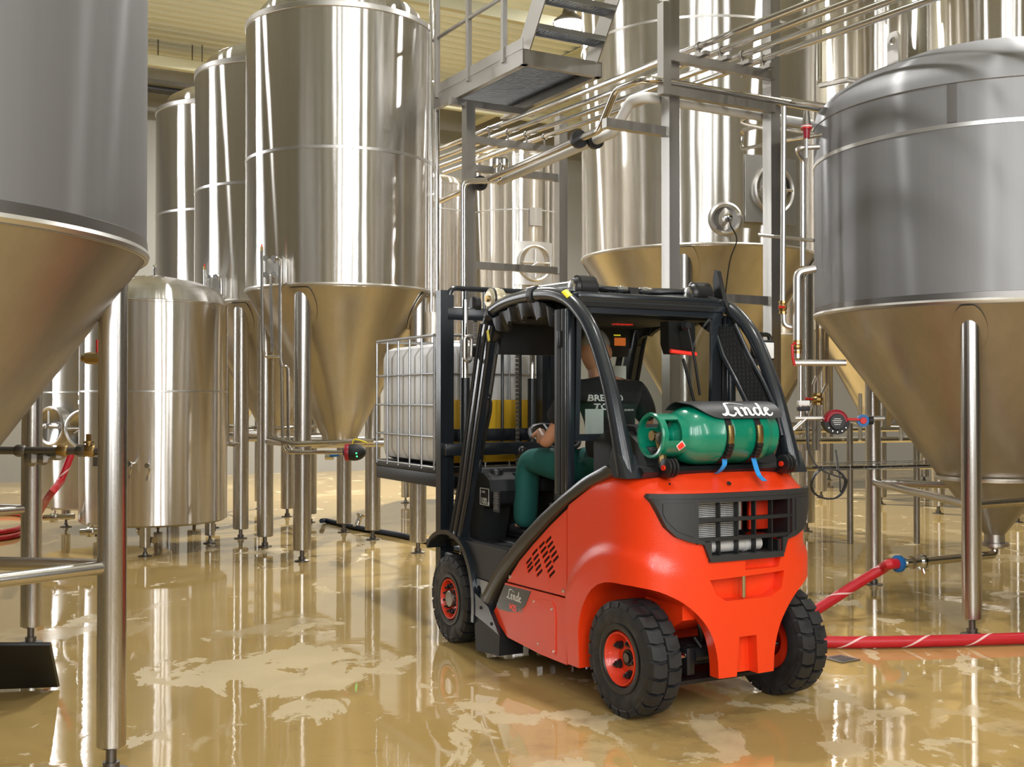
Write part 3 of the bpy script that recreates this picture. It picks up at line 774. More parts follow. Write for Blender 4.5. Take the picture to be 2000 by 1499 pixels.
for w in (.06, .80):
    a = S0 + W * w - dirv * .02; b = a + dirv * 2.6
    nrm = W.cross(dirv).normalized()
    m = MB(); vs = []
    for p in (a, b):
        for i in (0, 1):
            for j in (-.11, .11): vs.append(p + W * (.012 * i) + nrm * j)
    m.add(vs, [(0, 1, 3, 2), (4, 6, 7, 5), (0, 4, 5, 1), (2, 3, 7, 6), (0, 2, 6, 4), (1, 5, 7, 3)])
    o = m.build('stringer', M['frame'], st, 0)
for k in range(1, 9):
    c = S0 + W * .437 + V(0, 0, RISE * k - .06) - U * (RUN * k)
    m = MB()
    for s, h in ((-.09, .05), (.09, .05)):
        bar(m, c - W * .365 + U * s, c + W * .365 + U * s, .012, h)
    for i in range(18): bar(m, c - W * (.36 - i * .0424) - U * .09, c - W * (.36 - i * .0424) + U * .09, .012, .02)
    for i in range(7): bar(m, c - W * .365 - U * (.075 - i * .025), c + W * .365 - U * (.075 - i * .025), .008, .012)
    m.build('tread', M['galv'], st, 0)
# ------------------------------------------------------------------ pipework by the right tank
def valve(parent, p, ax, r, handle=None, mat='brass'):
    p = Vector(p); ax = Vector(ax).normalized()
    o = MB().lathe([(0, -.05), (r * 1.5, -.05), (r * 1.5, -.03), (r * 1.2, -.028), (r * 1.7, -.01), (r * 1.7, .01), (r * 1.2, .028), (r * 1.5, .03), (r * 1.5, .05), (0, .05)], 10, p, ax).build('ball_valve', M[mat], parent)
    if handle: MB().tube([p] + [p + Vector(h) for h in handle], [.008] * 2 + [.011] * (len(handle) - 1), 8).build('valve_handle', M['red_handle'], o, label='red lever handle')
    return o
pw = thing('pipework', 'grey pipes with red handled valves left of the right tank', 'pipes', (0, 0, 0))
def ptz(x, y, Y): return at(x, y, Y)
A = lambda x, y: at(x, y, 8.45)
pipe(pw, [A(1592, 525), A(1557, 532), A(1557, 700)], .030, 'weld', 'supply_pipe', .06)
pipe(pw, [A(1551, 709), A(1652, 709)], .024, 'weld', 'supply_pipe')
pipe(pw, [A(1534, 205) + V(0, .05, 0), A(1532, 590) + V(0, .05, 0), A(1534, 635) + V(0, .05, 0), A(1560, 642) + V(0, .05, 0)], .020, 'weld', 'drop_pipe', .05)
valve(pw, A(1532, 600) + V(0, .05, 0), (0, 0, 1), .02, [(0, -.05, 0), (-.045, -.06, 0)])
valve(pw, A(1557, 678), (0, 0, 1), .022, [(-.03, -.05, .03), (-.055, -.07, .01), (-.05, -.07, -.09), (-.035, -.06, -.14)])
pipe(pw, [A(1563, 709), A(1563, 815)], .014, 'weld', 'drop_pipe')
o = MB().box(A(1569, 788), (.085, .06, .04), .006).build('actuator_box', M['white'], pw, label='white and black actuator')
MB().box(A(1569, 799), (.085, .06, .032), .004).build('actuator_base', M['black'], o)
pipe(pw, [A(1553, 817), A(1625, 817)], .015, 'weld', 'supply_pipe')
pipe(pw, [A(1575, 817), A(1548, 842), A(1520, 842)], .014, 'weld', 'supply_pipe', .06)
pipe(pw, [A(1490, 858), A(1545, 858), A(1548, 880)], .016, 'weld', 'supply_pipe', .03)
for x, y in ((1596, 660), (1607, 600), (1615, 640)): pipe(pw, [at(x, y - 150, 9.6), at(x, y + 110, 9.6), at(x - 18, y + 150, 9.6), at(x - 18, 880, 9.6)], .016, 'pipe', 'drop_pipe', .06)
valve(pw, at(1596, 780, 9.5), (0, 0, 1), .03, [(-.06, -.03, 0), (-.11, -.04, .004)])
pipe(pw, [A(1688, 818), A(1727, 817)], .018, 'weld', 'supply_pipe')
pu = thing('flow_switch', 'round device with dark red top and black face on the pipework', 'meter', (0, 0, 0))
c = at(1632, 824, 8.4)
q = MB().lathe([(0, -.06), (.075, -.06), (.09, -.045), (.09, .02), (.075, .035), (0, .035)], 32, c, (0, -1, 0)).build('housing', M['pump_red'], pu)
m = MB().lathe([(0, .036), (.055, .036), (.06, .05), (.055, .062), (0, .062)], 28, c, (0, -1, 0)); m.build('face_plate', M['hose_black'], pu)
m = MB()
for i in range(15):
    a0, a1 = PI + PI * i / 15, PI + PI * (i + 1) / 15
    m.strip([c + V(math.cos(a) * .06, -.044, math.sin(a) * .06) for a in (a0, a1)], [c + V(math.cos(a) * .095, -.044, math.sin(a) * .095) for a in (a0, a1)], (0, .1, 0))
m.build('lower_cover', M['black'], pu)
for i in range(5):
    a = PI * 1.2 + i * PI * .15; MB().lathe([(0, 0), (.006, 0), (.006, .006), (0, .008)], 8, c + V(math.cos(a) * .078, -.046, math.sin(a) * .078), (0, -1, 0)).build('screw', M['silver'], pu)
m = MB()
for i, (ln, n_) in enumerate(((.05, 0), (.07, 1), (.06, 2), (.045, 3))): m.box(c + V(-.005, -.0625, .022 - i * .014), (ln, .002, .004))
m.build('print', M['white'], pu, 0)
vb = thing('butterfly_valve', 'valve with blue ring hand wheel and red lever beside the red topped device', 'valve', (0, 0, 0))
c = at(1685, 822, 8.4)
MB().lathe([(.026, -.012), (.046, -.012), (.046, .012), (.026, .012)], 28, c, (0, -1, 0), True).build('ring', M['blue'], vb)
MB().tube([c + V(-.17, -.02, .012), c + V(-.03, -.02, .008)], .009).build('lever', M['red_handle'], vb)
MB().lathe([(0, -.02), (.024, -.02), (.024, .02), (0, .02)], 16, c, (0, -1, 0)).build('hub', M['red_handle'], vb)
MB().lathe([(0, 0), (.03, 0), (.03, .03), (0, .03)], 16, c + V(.045, 0, 0), (1, 0, 0)).build('coupling', M['black'], vb)
# cable from the actuator, hanging in a coil
pts = [A(1573, 806), A(1580, 880), A(1600, 915), A(1632, 930)]
cc = A(1618, 945); r0 = .14
for i in range(40): 
    a = .3 - i * 2 * PI * 2.2 / 40; pts.append(cc + V(math.cos(a) * (r0 - .0006 * i), .02 * math.sin(i), math.sin(a) * .115))
pts.append(A(1640, 930)); pts.append(A(1636, 880) + V(0, .05, .0))
tag(MB().tube(smooth_path(pts, 4), .006, 6).build('cable', M['grey_plastic']), 'grey cable hanging in a loose coil right of the fork-lift', 'cable')
tray = thing('cable_tray', 'wire cable tray running behind the coiled cable', 'tray', (0, 0, 0))
m = MB(); a, b = at(1600, 918, 9.2), at(1830, 912, 9.9)
for i in range(5): m.tube([a + V(0, .05 * i - .1, 0), b + V(0, .05 * i - .1, 0)], .003, 6)
for e in (-.1, .1): m.tube([a + V(0, e, .05), b + V(0, e, .05)], .003, 6)
for i in range(10):
    p = a.lerp(b, i / 9); m.tube([p + V(0, -.1, .05), p + V(0, -.1, 0), p + V(0, .1, 0), p + V(0, .1, .05)], .0025, 6)
m.build('wires', M['galv'], tray, 35, kind='stuff')
MB().tube(smooth_path([a + V(-.05, 0, .02), a.lerp(b, .3) + V(0, .03, .012), a.lerp(b, .7) + V(0, -.03, .015), b + V(.05, 0, .015)], 5), .009, 6).build('laid_cable', M['hose_black'], tray)
# stubs joining pipe rack and the right tank, small vent valve with a red band, bent tubes between the tanks
pb = thing('vent_valve', 'grey vent valve with red and white band beside the right tank', 'valve', (0, 0, 0))
q = at(1575, 240, 8.55)
MB().lathe([(0, .12), (.02, .11), (.035, .0), (0, 0)], 16, q + V(0, 0, -.02)).build('cap', M['frame'], pb)
MB().lathe([(0, -.03), (.042, -.03), (.042, .0), (0, .0)], 18, q + V(0, 0, -.02)).build('band', M['red_handle'], pb)
MB().lathe([(.03, -.005), (.0435, -.005), (.0435, -.016), (.03, -.016)], 18, q + V(0, 0, -.02), None, True).build('white_band', M['white'], pb)
MB().lathe([(0, -.12), (.022, -.12), (.03, -.05), (0, -.03)], 12, q).build('body', M['pump_red'], pb)
MB().tube([q + V(0, 0, -.12), q + V(0, 0, -.27)], .012).build('stem', M['weld'], pb)
pipe(pb, [at(1600, 287, 8.6), at(1553, 289, 8.6), at(1568, 312, 8.7), at(1568, 520, 8.7)], .020, 'weld', 'vent_pipe', .06)
pipe(pb, [at(1590, 470, 8.6), at(1482, 459, 8.9)], .014, 'weld', 'vent_pipe')
pipe(pb, [at(1640, 212, 8.5), at(1500, 190, 9.6)], .022, 'pipe', 'overflow_pipe')
pipe(pb, [at(1615, 262, 8.6), at(1530, 275, 9.3), at(1448, 292, 10.4), at(1448, 255, 10.4), at(1490, 246, 9.8), at(1600, 262, 8.9)], .018, 'pipe', 'bent_pipe', .07)
pipe(pb, [at(1505, 216, 9.6), at(1434, 238, 10.4), at(1500, 252, 9.7)], .018, 'pipe', 'bent_pipe', .05)
pipe(pb, [at(1600, 30, 10.5), at(1600, 168, 10.5), at(1660, 155, 9.6), at(1692, 160, 9.2)], .026, 'pipe', 'riser_pipe', .1)
tag(pb, 'bent pipes and grey vent valve with a red band at the right tank shoulder', 'pipes')
# ------------------------------------------------------------------ fork-lift truck: x forward, y to its left, z up; origin on the floor under the front axle
PSI = 0.49
FO = V(-.42 + .585 * math.cos(PSI), 7.43 + .585 * math.sin(PSI), 0)
FRZ = PI / 2 + PSI
FM = Matrix.Translation(FO) @ Matrix.Rotation(FRZ, 4, 'Z')
fk = thing('forklift', 'orange red gas fork-lift truck with black cab, driven by a man, centre of the hall', 'forklift', FO, FRZ)
AX = -1.99                                              # rear axle
def prof_x(y, back=-2.305):                             # plan outline of the tail
    t = min(1.0, abs(y) / .575)
    return back + .42 * (1 - (1 - t ** 3.2) ** (1 / 3.2))
def beam_z(x, tab):
    for (x0, z0), (x1, z1) in zip(tab, tab[1:]):
        if x1 <= x <= x0: return z0 + (z1 - z0) * (x - x0) / (x1 - x0)
    return tab[-1][1] if x < tab[-1][0] else tab[0][1]
BLOW = [(-.544, .284), (-.681, .437), (-.80, .549), (-.95, .665), (-1.113, .779), (-1.31, .908), (-1.511, 1.029), (-1.76, 1.145), (-2.03, 1.232)]
BUP = [(-.387, .303), (-.523, .429), (-.63, .54), (-.741, .639), (-.87, .732), (-1.004, .821), (-1.21, .949), (-1.435, 1.07), (-1.66, 1.185), (-1.888, 1.264)]
# counterweight: closed loft of plan outlines, wheel arches and recesses cut out of it
NS, NT = 44, 70
m = MB(); rows = []
for i in range(NS + 1):
    z = .17 + (1.248 - .17) * i / NS
    xf = -1.505
    if z > 1.02: xf = -1.505 - (z - 1.02) / .228 * .46
    hw = .572; back = -2.305
    if z > 1.12: q = (z - 1.12) / .128; back += .055 * min(q * 3, 1) ** .6 + .185 * q ** 1.3; hw -= .045 * q ** 2
    if z < .62: hw -= .02 * (.62 - z) / .45
    ring = []
    for j in range(NT + 1):                             # left side -> tail -> right side
        s = j / NT
        if s < .22: x, y = xf + (-1.9 - xf) * (s / .22), hw
        elif s > .78: x, y = xf + (-1.9 - xf) * ((1 - s) / .22), -hw
        else:
            a = (s - .22) / .56 * PI; cy = math.cos(a)
            y = hw * math.copysign(abs(cy) ** .55, cy)
            x = -1.9 + (back + 1.9) * max(0, 1 - (abs(y) / hw) ** 3.0) ** (1 / 2.6)
        # swelling of the wheel arch
        d = math.hypot(x + 1.98, (z - .25) * .95)
        f = max(0, min(1, (.60 - d) / .07)) * max(0, min(1, (abs(y) - .30) / .2))
        f = f * f * (3 - 2 * f)
        y += math.copysign(.020 * f, y); x -= .012 * f * (1 if x < -2.0 else 0)
        ring.append((x, y, z))
    rows.append(ring)
n = NT + 1
vs = [p for r in rows for p in r]
fs = [(i * n + j, i * n + (j + 1) % n, (i + 1) * n + (j + 1) % n, (i + 1) * n + j) for i in range(NS) for j in range(n)]
fs += [tuple(range(n)), tuple(range(NS * n + n - 1, NS * n - 1, -1))]
cw = m.add(vs, fs).build('counterweight', M['red'], fk)
cutters = []
for s in (1, -1):                                       # arch: swept over the wheel and open to the tail
    sect = [(.175, -.3), (.175, .20), (.185, .33), (.225, .45), (.31, .555), (.42, .63), (.56, .675), (.9, .70), (.9, -.3)]
    sect = sect[:1] + [(q.y, q.z) for q in smooth_path([V(0, y_, z_) for y_, z_ in sect[1:8]], 4)] + sect[8:]
    c = MB(); xs = [-1.625, -1.628, -1.636, -1.65, -1.672, -1.70, -1.735, -1.78, -1.835, -1.90, -1.97, -2.05, -2.7]
    top = [.17, .36, .40, .445, .49, .533, .575, .614, .645, .666, .677, .68, .68]
    A = []
    for x, tz in zip(xs, top):
        k = tz / .70
        A.append([(x, s * y, min(z, tz) if z > 0 else z) for y, z in sect])
    nn = len(sect)
    vv = [p for r in A for p in r]
    ff = [(i * nn + j, i * nn + (j + 1) % nn, (i + 1) * nn + (j + 1) % nn, (i + 1) * nn + j) for i in range(len(xs) - 1) for j in range(nn)]
    ff += [tuple(range(nn)), tuple(range((len(xs) - 1) * nn + nn - 1, (len(xs) - 1) * nn - 1, -1))]
    cutters.append(c.add(vv, ff))
cutters.append(MB().prism([(.225, .705), (-.255, .72), (-.235, .63), (-.16, .595), (.13, .595), (.19, .63)], -2.45, -2.225, 'x'))
cutters.append(MB().prism([(.01, .792), (-.23, .792), (-.21, .742), (.01, .742)], -2.45, -2.255, 'x'))
cutters.append(MB().box((-1.92, 0, .2), (.62, .7, .62)))
cutters.append(MB().box((-2.2, 0, .05), (.7, .9, .33)))
cutters.append(MB().prism([(.05, .41), (-.06, .41), (-.075, .1), (.075, .1)], -2.45, -2.235, 'x'))
cutters.append(MB().prism([(.235, .815), (-.225, .815), (-.225, .88), (-.29, .90), (-.29, 1.10), (.305, 1.10), (.305, .90), (.235, .88)], -2.5, -1.95, 'x'))
cut(cw, cutters, 40)
MB().tube([(-2.275, .0, .60), (-2.275, .0, .715)], .0125, 14).build('tow_pin', M['chrome'], fk)
MB().lathe([(0, 0), (.01, 0), (.01, .012), (0, .012)], 10, (-2.275, -.0, .755), (0, 0, 1)).build('latch_pin', M['silver'], fk)
# rear grille: black bar across the tail, three rows of openings, radiator and silencer behind
def tail(y0, y1, zt, zb, off, th, n=8):
    ys = [y0 + (y1 - y0) * i / n for i in range(n + 1)]
    f = lambda g, y: g(y) if callable(g) else g
    A = [V(prof_x(y) - off, y, f(zb, y)) for y in ys]; B = [V(prof_x(y) - off, y, f(zt, y)) for y in ys]
    return MB().strip(A, B, (th, 0, 0))
def zlow(y):
    a = abs(y)
    return beam_z(-a, [(-0.0, .80), (-.235, .80), (-.265, .882), (-.34, .897), (-.41, .925), (-.455, .975), (-.49, 1.07), (-.51, 1.115)])
gr = MB()
for s in (1, -1):
    q = tail(s * .30, s * .512, 1.125, zlow, .016, .05, 14); gr.add(q.v, q.f)
    q = tail(s * .265, s * .302, lambda y: .90 + (abs(y) - .265) * .4, zlow, .016, .05, 3); gr.add(q.v, q.f)
    q = tail(s * .228, s * .267, .895, zlow, .016, .05, 3); gr.add(q.v, q.f)
for za, zb, yy in ((1.125, 1.088, .305), (.825, .795, .235)):
    q = tail(yy, -yy, za, zb, .016, .05, 10); gr.add(q.v, q.f)
grille = gr.build('grille', M['grey_plastic'], fk)
for s in (1, -1):                                       # raised field on each flank of the grille
    tail(s * .325, s * .468, 1.088, lambda y: min(1.085, zlow(y) + .03), .022, .012, 10).build('grille_field', M['grey_plastic'], grille)
tail(.518, -.518, 1.135, 1.112, .022, .03, 16).build('grille_lip', M['grey_plastic'], grille)
for za, yy in ((1.000, .305), (.905, .30)):
    tail(yy, -yy, za + .011, za - .007, .012, .035, 8).build('grille_bar', M['plastic'], grille)
for i in range(4):
    y = .165 - i * .112
    m = MB()
    for zb, zt in ((1.010, 1.09), (.915, .994), (.82, .899)):
        m.prism([(prof_x(y) + .004, zb), (prof_x(y) + .035, zb), (prof_x(y) + .035, zt), (prof_x(y) + .004, zt)], y - .0035, y + .0035, 'y')
    m.build('grille_fin', M['plastic'], grille)
MB().box((-1.985, 0, .96), (.05, .62, .32)).box((-2.10, 0, 1.103), (.30, .62, .008)).box((-2.12, 0, .822), (.34, .45, .008)).box((-2.125, .226, .85), (.34, .008, .06)).box((-2.13, -.214, .85), (.34, .016, .06)).box((-2.125, .298, .99), (.33, .008, .21)).box((-2.13, -.279, .99), (.34, .016, .21)).build('bulkhead', M['black'], grille)
m = MB()
for i in range(20): m.box((-2.225, .16, .912 + i * .0092), (.03, .27, .0045))
m.build('radiator_fins', M['alu'], grille, 0, kind='stuff')
MB().tube([(-2.235, .215, .864), (-2.235, -.13, .864)], .036, 24).lathe([(.037, -.012), (.040, -.010), (.040, .010), (.037, .012)], 24, (-2.235, -.03, .864), (0, 1, 0), True).build('silencer', M['alu'], grille)
MB().tube([(-2.18, -.05, .93), (-2.18, -.05, 1.09)], .018).build('engine_pipe', M['silver'], grille)
MB().box((-2.15, -.20, 1.0), (.04, .12, .16), .01).tube([(-2.2, -.11, .93), (-2.2, -.11, 1.09)], .012).build('engine_part', M['redrim'], grille)
for y in (.36, .04, -.30): MB().lathe([(0, 0), (.012, 0), (.012, .003), (0, .003)], 12, (-2.155 - (.06 if abs(y) < .1 else .0), y, 1.172), (-.8, 0, 1)).build('hole_plug', M['black'], fk)
# side frame beam that sweeps from the step up to the guard
for s in (1, -1):
    y0 = s * .50; m = MB()
    A = [(x, y0, z) for x, z in BUP]
    n = len(BUP); xl = [BLOW[0][0] + 0] 
    def at_t(tab, t):
        L_ = [0]
        for p, q in zip(tab, tab[1:]): L_.append(L_[-1] + math.dist(p, q))
        d = t * L_[-1]
        for i in range(len(tab) - 1):
            if d <= L_[i + 1] + 1e-9:
                f = (d - L_[i]) / (L_[i + 1] - L_[i]); return (tab[i][0] + (tab[i + 1][0] - tab[i][0]) * f, tab[i][1] + (tab[i + 1][1] - tab[i][1]) * f)
        return tab[-1]
    K = 26
    up = [at_t(BUP, i / K) for i in range(K + 1)]; lo = [at_t(BLOW, i / K) for i in range(K + 1)]
    vs = []
    for (ux, uz), (lx, lz) in zip(up, lo):              # rounded outer section
        for f, yy in ((0, .47), (0, .565), (.12, .585), (.5, .592), (.88, .585), (1, .565), (1, .47)):
            vs.append((ux + (lx - ux) * f, s * yy, uz + (lz - uz) * f))
    k = 7
    fs = [(i * k + j, i * k + (j + 1) % k, (i + 1) * k + (j + 1) % k, (i + 1) * k + j) for i in range(K) for j in range(k)]
    fs += [tuple(range(k)), tuple(range(K * k + k - 1, K * k - 1, -1))]
    m.add(vs, fs).build('side_beam', M['olive'], fk, 40)
    # engine cover panel with slots, sill with hatch and dark name panel
    pan = [(-.795, .512), (-1.487, .527), (-1.487, 1.000)] + [(x, z - .012) for x, z in reversed(BLOW) if -1.45 < x < -.80]
    o = MB().prism(pan, s * .559, s * .566, 'y').build('engine_cover', M['red'], fk)
    if s > 0:
        sl = []
        for xa, za, xb, zb_, nn in ((-1.06, .668, -1.08, .622, 3), (-1.13, .725, -1.185, .615, 5), (-1.21, .775, -1.325, .628, 7), (-1.285, .812, -1.365, .715, 5)):
            for i in range(nn):
                x = xa + (xb - xa) * i / (nn - 1); z = za + (zb_ - za) * i / (nn - 1)
                d = V(-.060, 0, .041) * .5
                p = V(x, 0, z); nrm = V(-d.z, 0, d.x).normalized() * .0088
                sl.append(MB().prism([((p + d + nrm).x, (p + d + nrm).z), ((p + d * 1.2).x, (p + d * 1.2).z), ((p + d - nrm).x, (p + d - nrm).z), ((p - d - nrm).x, (p - d - nrm).z), ((p - d * 1.2).x, (p - d * 1.2).z), ((p - d + nrm).x, (p - d + nrm).z)], .52, .62, 'y'))
        big = MB()
        for q in sl: big.add(q.v, q.f)
        cut(o, [big])
        MB().prism([(x, z) for x, z in pan], .50, .555, 'y').build('vent_backing', M['black'], o)
    for x, z in ((-.835, .545), (-1.455, .555)):
        MB().lathe([(0, 0), (.011, 0), (.011, .005), (0, .007)], 10, (x, s * .566, z), (0, s, 0)).build('screw', M['silver'], o)
    sill = [(-.60, .285), (-.66, .345), (-.77, .500), (-1.487, .516), (-1.487, .158), (-1.2, .158), (-.80, .18)]
    m = MB(); ed = [(.44, 0), (.552, 0), (.566, .012)]
    o = MB().prism(sill, s * .44, s * .566, 'y').build('sill', M['red'], fk)
    if s > 0:
        hb = [(-1.11, .465), (-1.33, .478), (-1.36, .455), (-1.372, .40), (-1.375, .20), (-1.36, .186), (-1.18, .186), (-1.15, .21), (-1.10, .42)]
        ho = MB().prism(hb, .566, .570, 'y').build('hatch', M['red'], o)
        for x, z in ((-1.13, .445), (-1.335, .435), (-1.18, .215), (-1.355, .205)):
            MB().lathe([(0, 0), (.008, 0), (.008, .004), (0, .005)], 8, (x, .570, z), (0, 1, 0)).build('screw', M['silver'], ho)
        lb = [(-.70, .405), (-.766, .489), (-1.09, .497), (-1.02, .40), (-.93, .352), (-.82, .335), (-.67, .33), (-.662, .352)]
        MB().prism(lb, .5655, .568, 'y').build('name_panel', M['olive'], o, label='dark panel with maker name and model')
# wheels: treaded tyre with rim, nuts and hub
def wheel(x, s, D, wid, front):
    R = D / 2; NL = 22
    yo = s * (.585 if front else .565); yc = yo - s * wid / 2
    prof = [(R * .52, wid * .36), (R * .58, wid * .46), (R * .74, wid * .5), (R * .86, wid * .49), (R * .905, wid * .46)]
    prof = prof + [(R * .93, wid * .42), (R * .93, -wid * .42)] + [(r, -h) for r, h in reversed(prof)]
    m = MB().lathe(prof, 66, (0, 0, 0), (0, s, 0))
    for h in (1, -1):                                   # lugs in two staggered rows
        for i in range(NL):
            a0 = 2 * PI * (i + (.5 if h < 0 else 0)) / NL; w2 = 2 * PI / NL * .39
            vs = []
            for k_, (yy, sk, rr) in enumerate(((wid * .50, 0, .0), (wid * .30, .0, 1), (wid * .02, .18, 1))):
                pass
            yl = [wid * .505, wid * .46, wid * .25, wid * .03]; rl = [R * .885, R * .985, R, R]; sk = [0, 0, .35, .2]
            for ri in (0, 1):
                for yy, rr, ss in zip(yl, rl, sk):
                    r_ = rr if ri else R * (.86 if yy > wid * .4 else .92)
                    for e in (-1, 1):
                        a = a0 + w2 * e + ss * w2
                        vs.append((r_ * math.cos(a), h * s * (yy - (0.0 if ri else .004)), r_ * math.sin(a)))
            f = []
            for b in (0, 8):
                for q in range(3): f.append((b + q * 2, b + q * 2 + 1, b + q * 2 + 3, b + q * 2 + 2))
            for q in range(3): f += [(q * 2, q * 2 + 2, 8 + q * 2 + 2, 8 + q * 2), (q * 2 + 1, 8 + q * 2 + 1, 8 + q * 2 + 3, q * 2 + 3)]
            f += [(0, 8, 9, 1), (6, 7, 15, 14)]
            m.add(vs, f)
    t = m.build('wheel', M['rubber'], fk, 30, (x, yc, R))
    h = wid / 2
    MB().lathe([(R * .40, h * .72), (R * .445, h * .98), (R * .47, h * .99), (R * .48, h * .9), (R * .5, h * .5), (R * .42, h * .4)] if False else
               [(0, h * (.62 if front else .35)), (R * .2, h * (.62 if front else .35)), (R * .30, h * (.55 if front else .32)), (R * .385, h * .60), (R * .41, h * .84), (R * .435, h * .97), (R * .455, h * .97), (R * .46, h * .80), (R * .53, h * .74), (R * .53, -h * .6), (R * .3, -h * .6)], 40, (0, 0, 0), (0, s, 0)).build('rim', M['redrim'], t)
    MB().lathe([(R * .475, h * .86), (R * .50, h * .97), (R * .56, h * 1.0), (R * .60, h * .985), (R * .58, h * .9), (R * .52, h * .84)], 40, (0, 0, 0), (0, s, 0), True).build('tyre_bead', M['hose_black'], t)
    nb, rb = (12, .31) if front else (5, .29)
    for i in range(nb):
        a = 2 * PI * i / nb + (.3 if front else .7); p = V(R * rb * math.cos(a), s * h * (.56 if front else .34), R * rb * math.sin(a)); r = .012 if front else .019
        MB().lathe([(0, 0), (r * 1.3, 0), (r * 1.3, .006), (r, .008), (r * .95, .026), (r * .5, .03), (r * .45, .042), (0, .043)], 6 if 0 else 10, p, (0, s, 0)).build('wheel_nut', M['hose_black'], t)
    if front:
        MB().lathe([(0, h * .97), (R * .11, h * .97), (R * .115, h * .99), (R * .17, h * .98), (R * .185, h * .94), (R * .20, h * .6)], 32, (0, 0, 0), (0, s, 0)).build('hub', M['frame'], t)
    else:
        MB().lathe([(0, h * .50), (R * .09, h * .50), (R * .095, h * .42), (R * .14, h * .42), (R * .15, h * .34)], 24, (0, 0, 0), (0, s, 0)).build('hub', M['hose_black'], t, label='black hub with dull metal cap')
        MB().lathe([(0, h * .51), (R * .08, h * .51), (R * .085, h * .45)], 20, (0, 0, 0), (0, s, 0)).build('hub_cap', M['dark_steel'], t)
    return t
for s in (1, -1):
    wheel(0, s, .570, .20, True)
    w_ = wheel(AX, s, .585, .185, False)
    w_.rotation_euler = (0, 0, .02)
# steering axle and cylinder under the tail
MB().box((AX, 0, .285), (.16, .64, .12), .02).box((AX + .02, 0, .17), (.34, .60, .02)).build('steer_axle', M['hose_black'], fk)
MB().tube([(AX - .12, .36, .30), (AX - .12, -.36, .30)], .016, 12).build('steer_rod', M['chrome'], fk)
MB().tube([(AX - .12, .20, .30), (AX - .12, -.20, .30)], .042, 18).box((AX - .10, .22, .27), (.09, .05, .14), .01).build('steer_cylinder', M['hose_black'], fk)
MB().tube(smooth_path([(AX - .1, .12, .36), (AX - .12, .16, .46), (AX, .2, .52)], 5), .014).tube([(AX - .15, .16, .34), (AX - .13, .19, .39)], .010).build('axle_hose', M['hose_black'], fk)
MB().prism([(AX + .1, .62), (AX - .22, .62), (AX - .22, .50), (AX - .08, .42), (AX + .1, .42)], -.33, .33, 'y').build('chassis_plate', M['red'], fk)
MB().box((-.95, 0, .42), (1.25, .84, .44), .02).box((-1.5, 0, .60), (.06, 1.10, .80)).build('chassis', M['black'], fk)
# front mudguards with flap and step
for s in (1, -1):
    oa = [(.33, .60), (.27, .665), (.17, .712), (.05, .735), (-.05, .733), (-.178, .705), (-.27, .645), (-.345, .55), (-.395, .43), (-.412, .31), (-.405, .20)]
    ia = [(.31, .585), (.26, .64), (.165, .685), (.05, .706), (-.05, .704), (-.165, .675), (-.245, .62), (-.315, .53), (-.36, .42), (-.375, .31), (-.37, .20)]
    oa = [(p.x, p.z) for p in smooth_path([(x, 0, z) for x, z in oa], 3)]; ia = [(p.x, p.z) for p in smooth_path([(x, 0, z) for x, z in ia], 3)]
    MB().strip([(x, s * .60, z) for x, z in oa], [(x, s * .60, z) for x, z in ia], (0, -s * .30, 0)).build('mudguard', M['anth'], fk, 40)
    fl = [(-.385, .30), (-.60, .275), (-.70, .215), (-.735, .185), (-.725, .055), (-.41, .028)]
    o = MB().prism(fl, s * .42, s * .585, 'y').build('mud_flap', M['plastic'], fk)
    MB().prism([(-.372, .40), (-.50, .36), (-.60, .33), (-.66, .27), (-.74, .185), (-.60, .215), (-.39, .255)], s * .44, s * .594, 'y').build('skirt', M['anth'], o)
    for x, z in ((-.50, .31), (-.645, .235)): MB().lathe([(0, 0), (.011, 0), (.011, .004), (0, .005)], 10, (x, s * .594, z), (0, s, 0)).build('screw', M['black'], o)
    st_ = MB().prism([(-.395, .475), (-.56, .475), (-.52, .40), (-.43, .33), (-.395, .33)], s * .40, s * .572, 'y').build('step', M['galv'], fk, label='bare metal step')
    cut(st_, [MB().lathe([(0, -.06), (.030, -.06), (.030, .06), (0, .06)], 20, (-.43, s * .572, .405), (0, 1, 0))])
    MB().box((-.43, s * .50, .405), (.06, .01, .07)).build('step_backing', M['black'], st_)
# cab floor, toe board, side wall under the door opening
MB().prism([(-.10, .70), (-.10, .62), (-.45, .48), (-1.3, .48), (-1.3, .80), (-1.0, .72), (-.45, .70)], -.54, .54, 'y').build('cab_floor', M['plastic'], fk)
MB().prism([(-.14, .66), (-.40, .48), (-.56, .48), (-.64, .56), (-.80, .695), (-.24, .695)], .535, .565, 'y').build('floor_side', M['grey_plastic'], fk)
m = MB().box((-.62, .25, .708), (.42, .36, .012), .003)
for i in range(7): m.box((-.48 - i * .05, .25, .716), (.015, .34, .006))
m.build('floor_mat', M['hose_black'], fk)
MB().box((-.13, 0, .92), (.10, .98, .46), .02).build('toe_board', M['plastic'], fk)
o = MB().prism([(-.17, .70), (-.17, 1.06), (-.20, 1.12), (-.34, 1.13), (-.43, 1.09), (-.45, 1.02), (-.42, .94), (-.33, .90), (-.27, .70)], .30, .50, 'y').build('side_console', M['plastic'], fk)
MB().lathe([(.035, .0), (.045, .0), (.045, .03), (.04, .035), (.035, .02)], 20, (-.33, .40, 1.115), (0, 0, 1), True).build('cup_holder', M['hose_black'], o)
MB().box((-.30, -.05, 1.10), (.26, .40, .22), .05).build('dashboard', M['plastic'], fk)
